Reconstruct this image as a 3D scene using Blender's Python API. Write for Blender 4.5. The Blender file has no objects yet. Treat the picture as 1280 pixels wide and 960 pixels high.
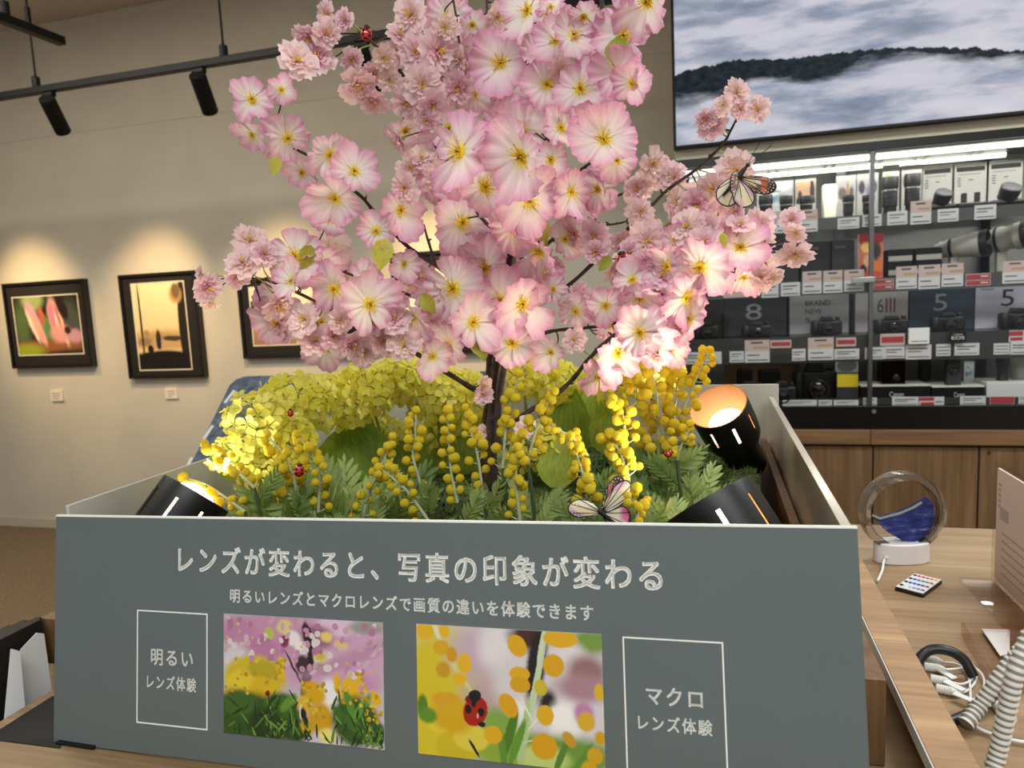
import bpy, math, random
from mathutils import Vector, Matrix, noise
random.seed(7)
SC = bpy.context.scene
COL = SC.collection
PI = math.pi
# ------------------------------------------------------------------ camera frame
FPX = 887.0
CAM = Vector((0, 0, 1.42))
_up = Vector((-.048, .99, -.118)).normalized()
_dy = Vector((246, 118, 887)); _dy -= _up * _dy.dot(_up); _dy.normalize()
def _cross(a, b): return Vector((a.y*b.z-a.z*b.y, a.z*b.x-a.x*b.z, a.x*b.y-a.y*b.x))
_dx = _cross(_dy, _up)
if _dx.x < 0: _dx = -_dx
ROT = Matrix((_dx, _dy, _up))          # (right, up, forward) -> world
def ray(x, y): return ROT @ Vector((x-640, 480-y, FPX))
def onY(x, y, Y): r = ray(x, y); return CAM + r*(Y/r.y)
def onX(x, y, X): r = ray(x, y); return CAM + r*(X/r.x)
def onZ(x, y, Z): r = ray(x, y); return CAM + r*((Z-CAM.z)/r.z)
def topx(p):
    c = ROT.transposed() @ (Vector(p)-CAM)
    return 640+FPX*c.x/c.z, 480-FPX*c.y/c.z, c.z
VR, VU, VF = ROT.col[0].copy(), ROT.col[1].copy(), ROT.col[2].copy()

cd = bpy.data.cameras.new('camera'); co = bpy.data.objects.new('camera', cd); COL.objects.link(co)
co.matrix_world = Matrix((( VR.x, VU.x, -VF.x, CAM.x), (VR.y, VU.y, -VF.y, CAM.y), (VR.z, VU.z, -VF.z, CAM.z), (0,0,0,1)))
cd.sensor_width = 36; cd.lens = 36*FPX/1280; cd.clip_start = .01; cd.clip_end = 100
cd.dof.use_dof = True; cd.dof.focus_distance = .85; cd.dof.aperture_fstop = 9.0
SC.camera = co
# ------------------------------------------------------------------ materials
def s2l(c):
    return tuple(((v/255)/12.92 if v/255 <= .04045 else ((v/255+.055)/1.055)**2.4) for v in c)
def rgba(c): return s2l(c)+(1,)
MATS = {}
class NT:
    def __init__(s, name):
        s.m = bpy.data.materials.new(name); s.m.use_nodes = True
        s.t = s.m.node_tree; s.b = s.t.nodes['Principled BSDF']; s.out = s.t.nodes['Material Output']
    def n(s, typ, **kw):
        nd = s.t.nodes.new(typ)
        for k, v in kw.items():
            if k.startswith('i_'):
                key = k[2:]; key = int(key) if key.isdigit() else key.replace('_', ' ')
                if isinstance(v, bpy.types.NodeSocket): s.t.links.new(v, nd.inputs[key])
                else: nd.inputs[key].default_value = v
            else: setattr(nd, k, v)
        return nd
    def l(s, a, b): s.t.links.new(a, b)
    def mix(s, f, a, b, mode='MIX'):
        nd = s.n('ShaderNodeMix', data_type='RGBA', blend_type=mode)
        for sock, v in ((nd.inputs[0], f), (nd.inputs[6], a), (nd.inputs[7], b)):
            if isinstance(v, bpy.types.NodeSocket): s.l(v, sock)
            else: sock.default_value = v
        return nd.outputs[2]
    def math(s, op, a, b=0.0, c=0.0, clamp=False):
        nd = s.n('ShaderNodeMath', operation=op, use_clamp=clamp)
        for i, v in enumerate((a, b, c)):
            if isinstance(v, bpy.types.NodeSocket): s.l(v, nd.inputs[i])
            else: nd.inputs[i].default_value = v
        return nd.outputs[0]
    def ramp(s, f, stops):
        nd = s.n('ShaderNodeValToRGB'); s.l(f, nd.inputs[0]); e = nd.color_ramp.elements
        while len(e) < len(stops): e.new(.5)
        for el, (p, c) in zip(e, stops): el.position = p; el.color = rgba(c)
        return nd.outputs[0]
    def bump(s, h, strength=.2, dist=.01):
        nd = s.n('ShaderNodeBump'); nd.inputs['Strength'].default_value = strength; nd.inputs['Distance'].default_value = dist
        s.l(h, nd.inputs['Height']); s.l(nd.outputs[0], s.b.inputs['Normal'])
    def coord(s, kind='Object', scale=(1,1,1), rot=(0,0,0)):
        tc = s.n('ShaderNodeTexCoord'); mp = s.n('ShaderNodeMapping')
        mp.inputs['Scale'].default_value = scale; mp.inputs['Rotation'].default_value = rot
        s.l(tc.outputs[kind], mp.inputs[0]); return mp.outputs[0]
    def noise(s, vec, scale, detail=3, rough=.5):
        nd = s.n('ShaderNodeTexNoise'); s.l(vec, nd.inputs['Vector'])
        nd.inputs['Scale'].default_value = scale; nd.inputs['Detail'].default_value = detail; nd.inputs['Roughness'].default_value = rough
        return nd.outputs['Fac']
def mat(name, col, rough=.5, metal=0.0, spec=.5, var=0.0, vscale=20, bump=0.0, bscale=200, bdist=.002, emit=0.0, ecol=None, coat=0.0, sheen=0.0):
    if name in MATS: return MATS[name]
    t = NT(name); b = t.b
    b.inputs['Base Color'].default_value = rgba(col); b.inputs['Roughness'].default_value = rough
    b.inputs['Metallic'].default_value = metal; b.inputs['Specular IOR Level'].default_value = spec
    b.inputs['Coat Weight'].default_value = coat; b.inputs['Sheen Weight'].default_value = sheen
    if var:
        f = t.noise(t.coord(), vscale, 4)
        d = tuple(max(0, v*(1-var)) for v in col); u = tuple(min(255, v*(1+var)) for v in col)
        t.l(t.ramp(f, [(.3, d), (.7, u)]), b.inputs['Base Color'])
    if bump:
        t.bump(t.noise(t.coord(), bscale, 3), bump, bdist)
    if emit:
        b.inputs['Emission Color'].default_value = rgba(ecol or col); b.inputs['Emission Strength'].default_value = emit
    MATS[name] = t.m; return t.m
def wood(name, c0, c1, axis='Y', scale=1.0, rough=.45):
    if name in MATS: return MATS[name]
    t = NT(name)
    sc = {'X': (1.2, 14, 14), 'Y': (14, 1.2, 14), 'Z': (14, 14, 1.2)}[axis]
    v = t.coord('Object', tuple(q*scale for q in sc))
    f1 = t.noise(v, 2.2, 6, .62)
    sc2 = {'X': (2, 90, 90), 'Y': (90, 2, 90), 'Z': (90, 90, 2)}[axis]
    f2 = t.noise(t.coord('Object', tuple(q*scale for q in sc2)), 2.0, 3, .6)
    a = t.ramp(f1, [(.3, c0), (.55, tuple((p+q)/2 for p, q in zip(c0, c1))), (.75, c1)])
    dk = t.ramp(f2, [(.35, (208,202,194)), (.6, (255,255,255))])
    t.l(t.mix(.55, a, dk, 'MULTIPLY'), t.b.inputs['Base Color'])
    t.b.inputs['Roughness'].default_value = rough
    t.bump(f2, .08, .001)
    MATS[name] = t.m; return t.m
def glass(name, tint=(255,255,255), refl=.06, alpha=.95, rough=.02, fres=.8):
    """thin clear sheet: mostly straight-through, with a fresnel reflection"""
    if name in MATS: return MATS[name]
    t = NT(name)
    tr = t.n('ShaderNodeBsdfTransparent'); tr.inputs[0].default_value = tuple(alpha*v for v in s2l(tint))+(1,)
    gl = t.n('ShaderNodeBsdfGlossy'); gl.inputs['Roughness'].default_value = rough
    fr = t.n('ShaderNodeFresnel'); fr.inputs['IOR'].default_value = 1.45
    ge = t.n('ShaderNodeNewGeometry'); f = t.math('MULTIPLY', t.math('MULTIPLY_ADD', fr.outputs[0], fres, refl*.2, clamp=True), t.math('SUBTRACT', 1.0, ge.outputs['Backfacing']))
    mx = t.n('ShaderNodeMixShader'); t.l(f, mx.inputs[0]); t.l(tr.outputs[0], mx.inputs[1]); t.l(gl.outputs[0], mx.inputs[2])
    t.l(mx.outputs[0], t.out.inputs[0]); t.t.nodes.remove(t.b)
    MATS[name] = t.m; return t.m
def picture(name, base, blobs, rough=.35, emit=0.0, warp=.0, wscale=6, base2=None, spec=.5):
    """a flat printed picture: vertical base gradient, then soft ellipses (cx, cy, rx, ry, degrees, softness, colour) in 0..1 print space"""
    t = NT(name)
    tc = t.n('ShaderNodeTexCoord'); uv = tc.outputs['UV']
    if warp:
        nz = t.n('ShaderNodeTexNoise'); t.l(uv, nz.inputs['Vector']); nz.inputs['Scale'].default_value = wscale; nz.inputs['Detail'].default_value = 5
        sub = t.n('ShaderNodeVectorMath', operation='SUBTRACT'); t.l(nz.outputs['Color'], sub.inputs[0]); sub.inputs[1].default_value = (.5,.5,.5)
        scl = t.n('ShaderNodeVectorMath', operation='SCALE'); t.l(sub.outputs[0], scl.inputs[0]); scl.inputs['Scale'].default_value = warp
        ad = t.n('ShaderNodeVectorMath', operation='ADD'); t.l(uv, ad.inputs[0]); t.l(scl.outputs[0], ad.inputs[1]); uv = ad.outputs[0]
    if base2:
        sp = t.n('ShaderNodeSeparateXYZ'); t.l(uv, sp.inputs[0]); c = t.ramp(sp.outputs[1], [(0, base), (1, base2)])
    else: c = rgba(base)
    for cx, cy, rx, ry, ang, soft, colr in blobs:
        mp = t.n('ShaderNodeMapping', vector_type='TEXTURE'); t.l(uv, mp.inputs[0])
        mp.inputs['Location'].default_value = (cx, cy, 0); mp.inputs['Rotation'].default_value = (0, 0, math.radians(ang)); mp.inputs['Scale'].default_value = (rx, ry, 1e6)
        ln = t.n('ShaderNodeVectorMath', operation='LENGTH'); t.l(mp.outputs[0], ln.inputs[0])
        mr = t.n('ShaderNodeMapRange', interpolation_type='SMOOTHSTEP'); t.l(ln.outputs['Value'], mr.inputs[0])
        mr.inputs[1].default_value = 1-soft; mr.inputs[2].default_value = 1+soft; mr.inputs[3].default_value = 1; mr.inputs[4].default_value = 0
        c = t.mix(mr.outputs[0], c, rgba(colr))
    if isinstance(c, bpy.types.NodeSocket): t.l(c, t.b.inputs['Base Color'])
    t.b.inputs['Roughness'].default_value = rough; t.b.inputs['Specular IOR Level'].default_value = spec
    if emit:
        t.l(c, t.b.inputs['Emission Color']); t.b.inputs['Emission Strength'].default_value = emit
    return t.m
# ------------------------------------------------------------------ mesh builder
def frame_of(z, up=(0,0,1)):
    z = Vector(z).normalized(); u = Vector(up)
    if abs(z.dot(u)) > .98: u = Vector((0,1,0))
    x = u.cross(z).normalized(); y = z.cross(x)
    return Matrix(((x.x, y.x, z.x), (x.y, y.y, z.y), (x.z, y.z, z.z)))
def mtx(loc, z=(0,0,1), up=(0,0,1), spin=0.0, scale=1.0):
    r = (frame_of(z, up) @ Matrix.Rotation(spin, 3, 'Z')) * scale
    m = r.to_4x4(); m.translation = Vector(loc); return m
class MB:
    def __init__(s): s.v = []; s.f = []; s.m = []; s.uv = {}; s.var = {}; s.mat = 0; s.rnd = 0.0; s.hasuv = False
    def _f(s, idx, uvs=None):
        i = len(s.f); s.f.append(tuple(idx)); s.m.append(s.mat); s.var[i] = s.rnd
        if uvs: s.uv[i] = uvs; s.hasuv = True
    def quad(s, a, b, c, d, uvs=((0,0),(1,0),(1,1),(0,1))):
        n = len(s.v); s.v += [Vector(a), Vector(b), Vector(c), Vector(d)]; s._f((n, n+1, n+2, n+3), uvs); return s
    def box(s, lo, hi, M=None):
        n = len(s.v); x0,y0,z0 = lo; x1,y1,z1 = hi
        p = [Vector(q) for q in ((x0,y0,z0),(x1,y0,z0),(x1,y1,z0),(x0,y1,z0),(x0,y0,z1),(x1,y0,z1),(x1,y1,z1),(x0,y1,z1))]
        if M is not None: p = [M @ q for q in p]
        s.v += p
        for q in ((0,3,2,1),(4,5,6,7),(0,1,5,4),(1,2,6,5),(2,3,7,6),(3,0,4,7)): s._f([n+k for k in q])
        return s
    def hexa(s, p):
        p = [Vector(q) for q in p]
        if (p[1]-p[0]).cross(p[3]-p[0]).dot(p[4]-p[0]) < 0: p = [p[0],p[3],p[2],p[1],p[4],p[7],p[6],p[5]]
        n = len(s.v); s.v += p
        for q in ((0,3,2,1),(4,5,6,7),(0,1,5,4),(1,2,6,5),(2,3,7,6),(3,0,4,7)): s._f([n+k for k in q])
        return s
    def prism(s, pts, M, h0, h1):
        """2D outline extruded along local z of M"""
        n = len(s.v); k = len(pts)
        s.v += [M @ Vector((x, y, h0)) for x, y in pts] + [M @ Vector((x, y, h1)) for x, y in pts]
        s._f([n+i for i in reversed(range(k))]); s._f([n+k+i for i in range(k)])
        for i in range(k): j = (i+1) % k; s._f((n+i, n+j, n+k+j, n+k+i))
        return s
    def lathe(s, prof, M=None, n=20, cap0=False, cap1=False, skip=None, arc=None):
        """prof: (r, z) list; skip(i ring, j segment) leaves a face out"""
        b = len(s.v); k = len(prof)
        for r, z in prof:
            for j in range(n):
                a = 2*PI*j/n; p = Vector((r*math.cos(a), r*math.sin(a), z)); s.v.append(M @ p if M is not None else p)
        for i in range(k-1):
            for j in range(n):
                if skip and skip(i, j): continue
                j2 = (j+1) % n
                s._f((b+i*n+j, b+i*n+j2, b+(i+1)*n+j2, b+(i+1)*n+j))
        if cap0: s._f([b+j for j in reversed(range(n))])
        if cap1: s._f([b+(k-1)*n+j for j in range(n)])
        return s
    def tube(s, pts, rad, n=8, cap=True):
        pts = [Vector(p) for p in pts]; b = len(s.v); k = len(pts)
        if not hasattr(rad, '__len__'): rad = [rad]*k
        ref = None
        for i in range(k):
            d = (pts[min(i+1, k-1)]-pts[max(i-1, 0)])
            if d.length < 1e-9: d = Vector((0,0,1))
            d.normalize()
            if ref is None:
                ref = Vector((0,0,1)) if abs(d.z) < .9 else Vector((1,0,0))
            x = ref - d*ref.dot(d)
            if x.length < 1e-6: x = d.orthogonal()
            x.normalize(); ref = x; y = d.cross(x)
            for j in range(n):
                a = 2*PI*j/n; s.v.append(pts[i] + (x*math.cos(a)+y*math.sin(a))*rad[i])
        for i in range(k-1):
            for j in range(n):
                j2 = (j+1) % n; s._f((b+i*n+j, b+i*n+j2, b+(i+1)*n+j2, b+(i+1)*n+j))
        if cap: s._f([b+j for j in reversed(range(n))]); s._f([b+(k-1)*n+j for j in range(n)])
        return s
    def sphere(s, c, r, n=12, m=8, M=None, jit=0.0):
        c = Vector(c); r = Vector((r,r,r)) if not hasattr(r, '__len__') else Vector(r)
        b = len(s.v)
        def add(p):
            if jit: p = p*(1+random.uniform(-jit, jit))
            q = Vector((p.x*r.x, p.y*r.y, p.z*r.z)); q = (M @ q) if M is not None else q; s.v.append(c+q)
        add(Vector((0,0,-1)))
        for i in range(1, m):
            t = PI*i/m
            for j in range(n):
                a = 2*PI*j/n; add(Vector((math.sin(t)*math.cos(a), math.sin(t)*math.sin(a), -math.cos(t))))
        add(Vector((0,0,1))); e = len(s.v)-1
        for j in range(n):
            s._f((b, b+1+(j+1) % n, b+1+j)); s._f((e, e-n+j, e-n+(j+1) % n))
        for i in range(m-2):
            for j in range(n):
                j2 = (j+1) % n; o = b+1+i*n; s._f((o+j, o+j2, o+n+j2, o+n+j))
        return s
    def grid(s, fn, nu, nv, close=False):
        """fn(u, v) -> point"""
        b = len(s.v)
        for i in range(nu+1):
            for j in range(nv+1): s.v.append(Vector(fn(i/nu, j/nv)))
        for i in range(nu):
            for j in range(nv):
                q = (b+i*(nv+1)+j, b+(i+1)*(nv+1)+j, b+(i+1)*(nv+1)+j+1, b+i*(nv+1)+j+1)
                s._f(q, ((i/nu, j/nv), ((i+1)/nu, j/nv), ((i+1)/nu, (j+1)/nv), (i/nu, (j+1)/nv)))
        return s
    def add(s, o, M, rnd=None, mat=None):
        b = len(s.v); fb = len(s.f)
        s.v += [M @ p for p in o.v]
        for i, f in enumerate(o.f):
            s.f.append(tuple(b+k for k in f)); s.m.append(o.m[i] if mat is None else mat)
            if i in o.uv: s.uv[fb+i] = o.uv[i]; s.hasuv = True
            s.var[fb+i] = o.var.get(i, 0) if rnd is None else rnd
        return s
    def mesh(s, name, mats, smooth=40):
        me = bpy.data.meshes.new(name)
        me.from_pydata([tuple(p) for p in s.v], [], s.f)
        for m in (mats if isinstance(mats, (list, tuple)) else [mats]): me.materials.append(m)
        me.polygons.foreach_set('material_index', s.m)
        if s.hasuv:
            u = me.uv_layers.new(name='UVMap').data; w = me.uv_layers.new(name='var').data
            k = 0
            for i, f in enumerate(s.f):
                q = s.uv.get(i); r = s.var.get(i, 0)
                for j in range(len(f)):
                    if q: u[k].uv = q[j]
                    w[k].uv = (r, 0); k += 1
        if smooth:
            me.polygons.foreach_set('use_smooth', [True]*len(s.f))
            if smooth < 180: me.set_sharp_from_angle(angle=math.radians(smooth))
        me.update(); return me
    def build(s, name, mats, parent=None, M=None, smooth=40, bevel=0.0, base=True, seg=2):
        """link as ONE object; vertices are world coordinates unless M (its world matrix) is given"""
        if M is None:
            if s.v:
                lo = [min(p[i] for p in s.v) for i in range(3)]; hi = [max(p[i] for p in s.v) for i in range(3)]
                c = Vector(((lo[0]+hi[0])/2, (lo[1]+hi[1])/2, lo[2]))
            else: c = Vector()
            s.v = [p-c for p in s.v]; M = Matrix.Translation(c)
        o = bpy.data.objects.new(name, s.mesh(name, mats, smooth)); COL.objects.link(o)
        place(o, M, parent)
        if bevel: addbevel(o, bevel, seg)
        return o
def addbevel(o, w, seg=2):
    b = o.modifiers.new('bevel', 'BEVEL'); b.width = w; b.segments = seg; b.limit_method = 'ANGLE'; b.angle_limit = math.radians(40); b.harden_normals = False
WM = {}
def place(o, M, parent=None):
    WM[o.name] = M.copy()
    if parent is not None:
        o.parent = parent; o.matrix_basis = WM[parent.name].inverted() @ M
    else: o.matrix_basis = M
    return o
def inst(name, me, parent, M, mods=None):
    o = bpy.data.objects.new(name, me); COL.objects.link(o); place(o, M, parent); return o
def tag(o, label=None, cat=None, group=None, kind=None):
    if label: o['label'] = label
    if cat: o['category'] = cat
    if group: o['group'] = group
    if kind: o['kind'] = kind
    return o
def thing(name, loc, label, cat, group=None, M=None):
    o = bpy.data.objects.new(name, None); o.empty_display_size = .05; COL.objects.link(o)
    place(o, M if M is not None else Matrix.Translation(Vector(loc))); return tag(o, label, cat, group)
def copy_tree(src, M, label=None, group=None):
    """copy a thing, its parts and their sub-parts; M is the copy's world matrix"""
    r = src.copy(); COL.objects.link(r); place(r, M)
    if label: r['label'] = label
    if group: r['group'] = group
    for ch in list(src.children):
        c = ch.copy(); COL.objects.link(c); c.parent = r
        for g in list(ch.children):
            d = g.copy(); COL.objects.link(d); d.parent = c
    return r
def structure(o): o['kind'] = 'structure'; return o
def text_mb(body, M, w, h=None, fit='both', depth=.0004, bold=0.0, spacing=1.0):
    """flat lettering mesh, fitted into w x h, lower left at M's origin, facing M's +z"""
    cu = bpy.data.curves.new('lettering', 'FONT'); cu.body = body; cu.size = 1; cu.extrude = 0; cu.offset = bold; cu.resolution_u = 3; cu.space_character = spacing
    ob = bpy.data.objects.new('lettering', cu); COL.objects.link(ob)
    bpy.context.view_layer.update()
    dg = bpy.context.evaluated_depsgraph_get(); me = bpy.data.meshes.new_from_object(ob.evaluated_get(dg))
    mb = MB()
    if len(me.vertices):
        xs = [v.co.x for v in me.vertices]; ys = [v.co.y for v in me.vertices]
        sx = w/max(1e-6, max(xs)-min(xs)); sy = (h/max(1e-6, max(ys)-min(ys))) if h else sx
        mb.v = [M @ Vector(((v.co.x-min(xs))*sx, (v.co.y-min(ys))*sy, depth)) for v in me.vertices]
        for p in me.polygons: mb._f(list(p.vertices))
    bpy.data.objects.remove(ob); bpy.data.curves.remove(cu); bpy.data.meshes.remove(me)
    return mb
def jitter(v, a): return Vector(v)+Vector((random.uniform(-a,a), random.uniform(-a,a), random.uniform(-a,a)))
def smooth_path(pts, per=6):
    """Catmull-Rom through the points"""
    P = [Vector(p) for p in pts]; P = [P[0]*2-P[1]]+P+[P[-1]*2-P[-2]]; out = []
    for i in range(1, len(P)-2):
        a, b, c, d = P[i-1], P[i], P[i+1], P[i+2]
        for k in range(per):
            t = k/per; out.append(.5*((2*b)+(c-a)*t+(2*a-5*b+4*c-d)*t*t+(3*b-a-3*c+d)*t**3))
    out.append(P[-2]); return out
# ------------------------------------------------------------------ room shell
YW = onZ(30, 658, 0).y            # gallery wall
YC = 3.3                          # front of the glass case, which stands against the same wall
ZC = onY(0, 40, YW).z             # ceiling
TABLE = CAM.z-.457
m_wall = mat('wall_paint', (206,198,180), .85, var=.02, vscale=3, bump=.05, bscale=300)
m_wall2 = mat('wall_paint_grey', (196,197,192), .85, var=.02, vscale=3)
m_ceil = mat('ceiling_paint', (205,192,178), .9, var=.02, vscale=2)
m_black = mat('black_satin', (11,11,12), .5, spec=.3)
m_blackmat = mat('black_matte', (11,11,12), .75, spec=.3)
m_white = mat('white_plastic', (236,236,234), .4)
t = NT('carpet'); v = t.coord('Object')
f = t.noise(v, 160, 4, .7); g = t.noise(t.coord('Object', (60, 160, 1)), 1, 3)
t.l(t.mix(.5, t.ramp(f, [(.35, (84,66,48)), (.65, (188,160,126))]), t.ramp(g, [(.4, (96,76,56)), (.6, (150,126,98))])), t.b.inputs['Base Color'])
t.b.inputs['Roughness'].default_value = 1; t.bump(f, .6, .01); m_carpet = t.m
XS = onY(845, 300, YC).x          # left end of the case
structure(MB().box((-8, -4, -.1), (4, YW+.2, 0)).build('floor', m_carpet))
structure(MB().box((-8, YW, 0), (4, YW+.2, ZC+.1)).build('wall_back', m_wall))
zl = onY(135, 161, YW).z
structure(MB().box((-8, YW-.003, zl), (3.9, YW, ZC)).build('trim_1', m_wall, bevel=.002))
structure(MB().box((-8.2, -4, 0), (-8, YW+.2, ZC+.1)).build('wall_left', m_wall))
structure(MB().box((4, -4, 0), (4.2, YW+.2, ZC+.1)).build('wall_right', m_wall))
structure(MB().box((-8.2, -4, ZC), (4.2, YW+.2, ZC+.1)).build('ceiling', m_ceil))
bz = onY(30, 646, YW).z
structure(MB().box((-8, YW-.015, 0), (XS, YW, bz)).build('baseboard_back', mat('baseboard', (200,188,168), .6), bevel=.004))
# ------------------------------------------------------------------ gallery pictures
def wallrect(x0, y0, x1, y1, Y):
    a = onY(x0, (y0+y1)/2, Y); b = onY(x1, (y0+y1)/2, Y); c = onY((x0+x1)/2, y0, Y); d = onY((x0+x1)/2, y1, Y)
    return a.x, d.z, b.x, c.z
def rect_px(tl, tr, br, bl, Y):
    P = [onY(*p, Y) for p in (tl, tr, br, bl)]
    return (P[0].x+P[3].x)/2, (P[2].z+P[3].z)/2, (P[1].x+P[2].x)/2, (P[0].z+P[1].z)/2
m_frame = mat('picture_frame', (22,18,15), .35); m_mount = mat('picture_mount', (23,19,16), .85); m_bevel = mat('mount_bevel', (222,208,184), .6)
pink = (206,120,130); sk = (232,186,150)
pic1 = picture('photograph_figures', (30,28,22), [
 (.10,.5,.12,.4,0,.6,(84,104,60)), (.88,.5,.14,.4,0,.5,(74,80,66)), (.3,.95,.16,.2,0,.4,(150,170,110)), (.5,.45,.12,.2,0,.5,(110,150,90)),
 (.5,.15,.6,.1,0,.5,(150,92,50)), (.15,.06,.25,.12,0,.5,(150,165,40)),
 (.3,.58,.085,.34,14,.35,(214,160,170)), (.27,.5,.03,.3,16,.3,(246,214,190)), (.37,.4,.05,.26,18,.3,(232,170,150)), (.42,.68,.04,.16,6,.4,(196,100,70)), (.5,.45,.05,.14,0,.4,(96,130,80)), (.64,.6,.1,.36,8,.3,(232,184,160)), (.7,.5,.05,.36,14,.3,(246,216,186)), (.6,.55,.03,.3,4,.3,(216,120,130)), (.68,.62,.02,.28,10,.3,(200,110,110)),
 (.58,.72,.05,.2,0,.3,(220,130,150)), (.75,.78,.07,.2,15,.3,(40,20,18)), (.68,.35,.14,.16,-10,.4,(226,160,150)), (.9,.3,.12,.12,0,.4,(205,150,160)), (.8,.4,.05,.06,0,.3,(60,30,25))], warp=.05)
pic2 = picture('photograph_street', (228,196,136), [
 (.5,.35,.6,.1,0,.6,(190,150,96)), (.5,.3,.5,.06,0,.4,(200,160,110)), (.42,.36,.05,.1,0,.3,(52,44,36)), (.42,.29,.04,.06,0,.3,(30,40,60)), (.7,.36,.2,.03,0,.3,(70,60,46)), (.15,.33,.14,.05,0,.4,(150,120,84)), (.2,.42,.06,.05,0,.4,(170,140,90)), (.25,.24,.06,.05,0,.2,(30,24,18)),
 (.11,.55,.02,.5,0,.3,(42,34,26)), (.95,.5,.11,.55,0,.12,(38,30,22)), (.83,.86,.12,.1,0,.3,(190,150,96)), (.84,.9,.08,.09,0,.3,(120,96,62)), (.5,.02,.9,.2,0,.1,(26,20,15))], warp=.025, base2=(246,222,172))
pic3 = picture('photograph_road', (176,140,104), [
 (.5,1.0,.9,.42,0,.3,(240,222,190)), (.2,.63,.4,.1,-14,.2,(40,60,44)), (.05,.72,.12,.05,0,.3,(30,70,50)), (.45,.55,.3,.06,-16,.2,(60,80,66)), (.1,.55,.2,.03,-12,.3,(210,180,140)), (.75,.5,.3,.12,0,.4,(120,100,90)),
 (.35,.25,.6,.02,-17,.3,(226,168,60)), (.4,.05,.8,.16,0,.5,(160,120,86)), (.75,.85,.04,.03,0,.3,(220,70,40)), (.85,.6,.2,.3,0,.3,(50,42,38))], warp=.03)
pic4 = picture('photograph_sky', (196,190,180), [(.5,.8,.9,.2,0,.5,(246,226,180)), (.4,.5,.6,.15,0,.5,(222,220,216)), (.4,.25,.8,.12,0,.4,(150,150,150))], base2=(250,232,190))
PICS = [((3,355),(105,348),(117,457),(17,462),(15,373),(95,368),(104,441),(24,444), pic1, 'dark framed gallery photograph of blurred pink figures, at left end of the wall'),
 ((148,345),(242,337),(259,471),(163,474),(163,356),(228,352),(239,460),(176,463), pic2, 'upright dark framed gallery photograph of a sepia street with lamp'),
 ((296,350),(440,340),(450,443),(306,450),(311,362),(425,352),(434,427),(318,432), pic3, 'dark framed gallery photograph of a road with a yellow line'),
 ((487,318),(640,306),(650,436),(497,446),(503,332),(628,322),(637,420),(512,430), pic4, 'dark framed gallery photograph of pale sky, mostly hidden behind the pink blossoms')]
for tl,tr,br,bl,itl,itr,ibr,ibl,pm,lab in PICS:
    x0,z0,x1,z1 = rect_px(tl,tr,br,bl,YW-.03); a0,b0,a1,b1 = rect_px(itl,itr,ibr,ibl,YW-.03)
    th = thing('framed_picture', ((x0+x1)/2, YW, z0), lab, 'picture', 'framed photographs on the gallery wall')
    w = .018; mb = MB()
    for lo, hi in (((x0,z0),(x1,z0+w)), ((x0,z1-w),(x1,z1)), ((x0,z0+w),(x0+w,z1-w)), ((x1-w,z0+w),(x1,z1-w))): mb.box((lo[0], YW-.04, lo[1]), (hi[0], YW, hi[1]))
    mb.build('frame', m_frame, th)
    MB().box((x0+w*.8, YW-.026, z0+w*.8), (x1-w*.8, YW-.002, z1-w*.8)).build('mount', m_mount, th)
    e = .008; mb = MB()
    for lo, hi in (((a0-e,b0-e),(a1+e,b0)), ((a0-e,b1),(a1+e,b1+e)), ((a0-e,b0),(a0,b1)), ((a1,b0),(a1+e,b1))): mb.box((lo[0], YW-.0275, lo[1]), (hi[0], YW-.024, hi[1]))
    mb.build('mount_edge', m_bevel, th)
    MB().quad((a0,YW-.027,b0),(a1,YW-.027,b0),(a1,YW-.027,b1),(a0,YW-.027,b1)).build('print', pm, th)
for (x0,y0,x1,y1,lab) in ((65,488,80,501,'small white caption card below the blurred pink picture'), (208,485,223,498,'small white caption card below the sepia street picture')):
    a,b,c,d = wallrect(x0,y0,x1,y1,YW)
    o = MB().box((a,YW-.012,b),(c,YW,d)); o.mat = 1
    for k in range(3): o.box((a+.02, YW-.0125, d-.022-.016*k), (c-.02-.02*(k==2), YW-.012, d-.018-.016*k))
    tag(o.build('caption_sign', [mat('card_white', (232,222,204), .7), mat('card_ink', (110,100,90), .7)]), lab, 'label', 'caption cards on the gallery wall')
# ------------------------------------------------------------------ lighting track
YK = 2.8
ka = onY(0,123,YK); kb = onY(600,22,YK); zk = (ka.z+kb.z)/2
tr = thing('lighting_track', (ka.x-1, YK, zk), 'long black lighting track hung level along the gallery wall', 'track light')
MB().box((ka.x-1.2, YK-.018, zk-.016), (kb.x+1.0, YK+.018, zk+.016)).build('rail', m_black, tr, bevel=.003)
def rod(x, y, par, Yk, zt):
    p = onY(x, y, Yk)
    m = MB().lathe([(.018,0),(.018,.045),(.008,.05),(.006,.055)], Matrix.Translation((p.x, Yk, zt)), 12, cap0=True)
    m.lathe([(.005,.05),(.005,ZC-zt)], Matrix.Translation((p.x, Yk, zt)), 8)
    m.lathe([(.006,.27),(.012,.275),(.012,.36),(.006,.365)], Matrix.Translation((p.x, Yk, zt)), 10)
    m.build('hanger_rod', m_black, par)
for x, y in ((46,110),(280,70),(553,28)): rod(x, y, tr, YK, zk+.016)
pe = onZ(78, 52, zk)
t2 = thing('lighting_track', (pe.x, pe.y-1, zk), 'short end of black lighting track in the top left corner', 'track light')
MB().box((pe.x-.018, pe.y-2.2, zk-.016), (pe.x+.018, pe.y, zk+.016)).build('rail', m_black, t2, bevel=.003)
pr = onX(6, 18, pe.x); rod(*topx((pe.x, pr.y, zk))[:2], t2, pr.y, zk+.016)
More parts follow.
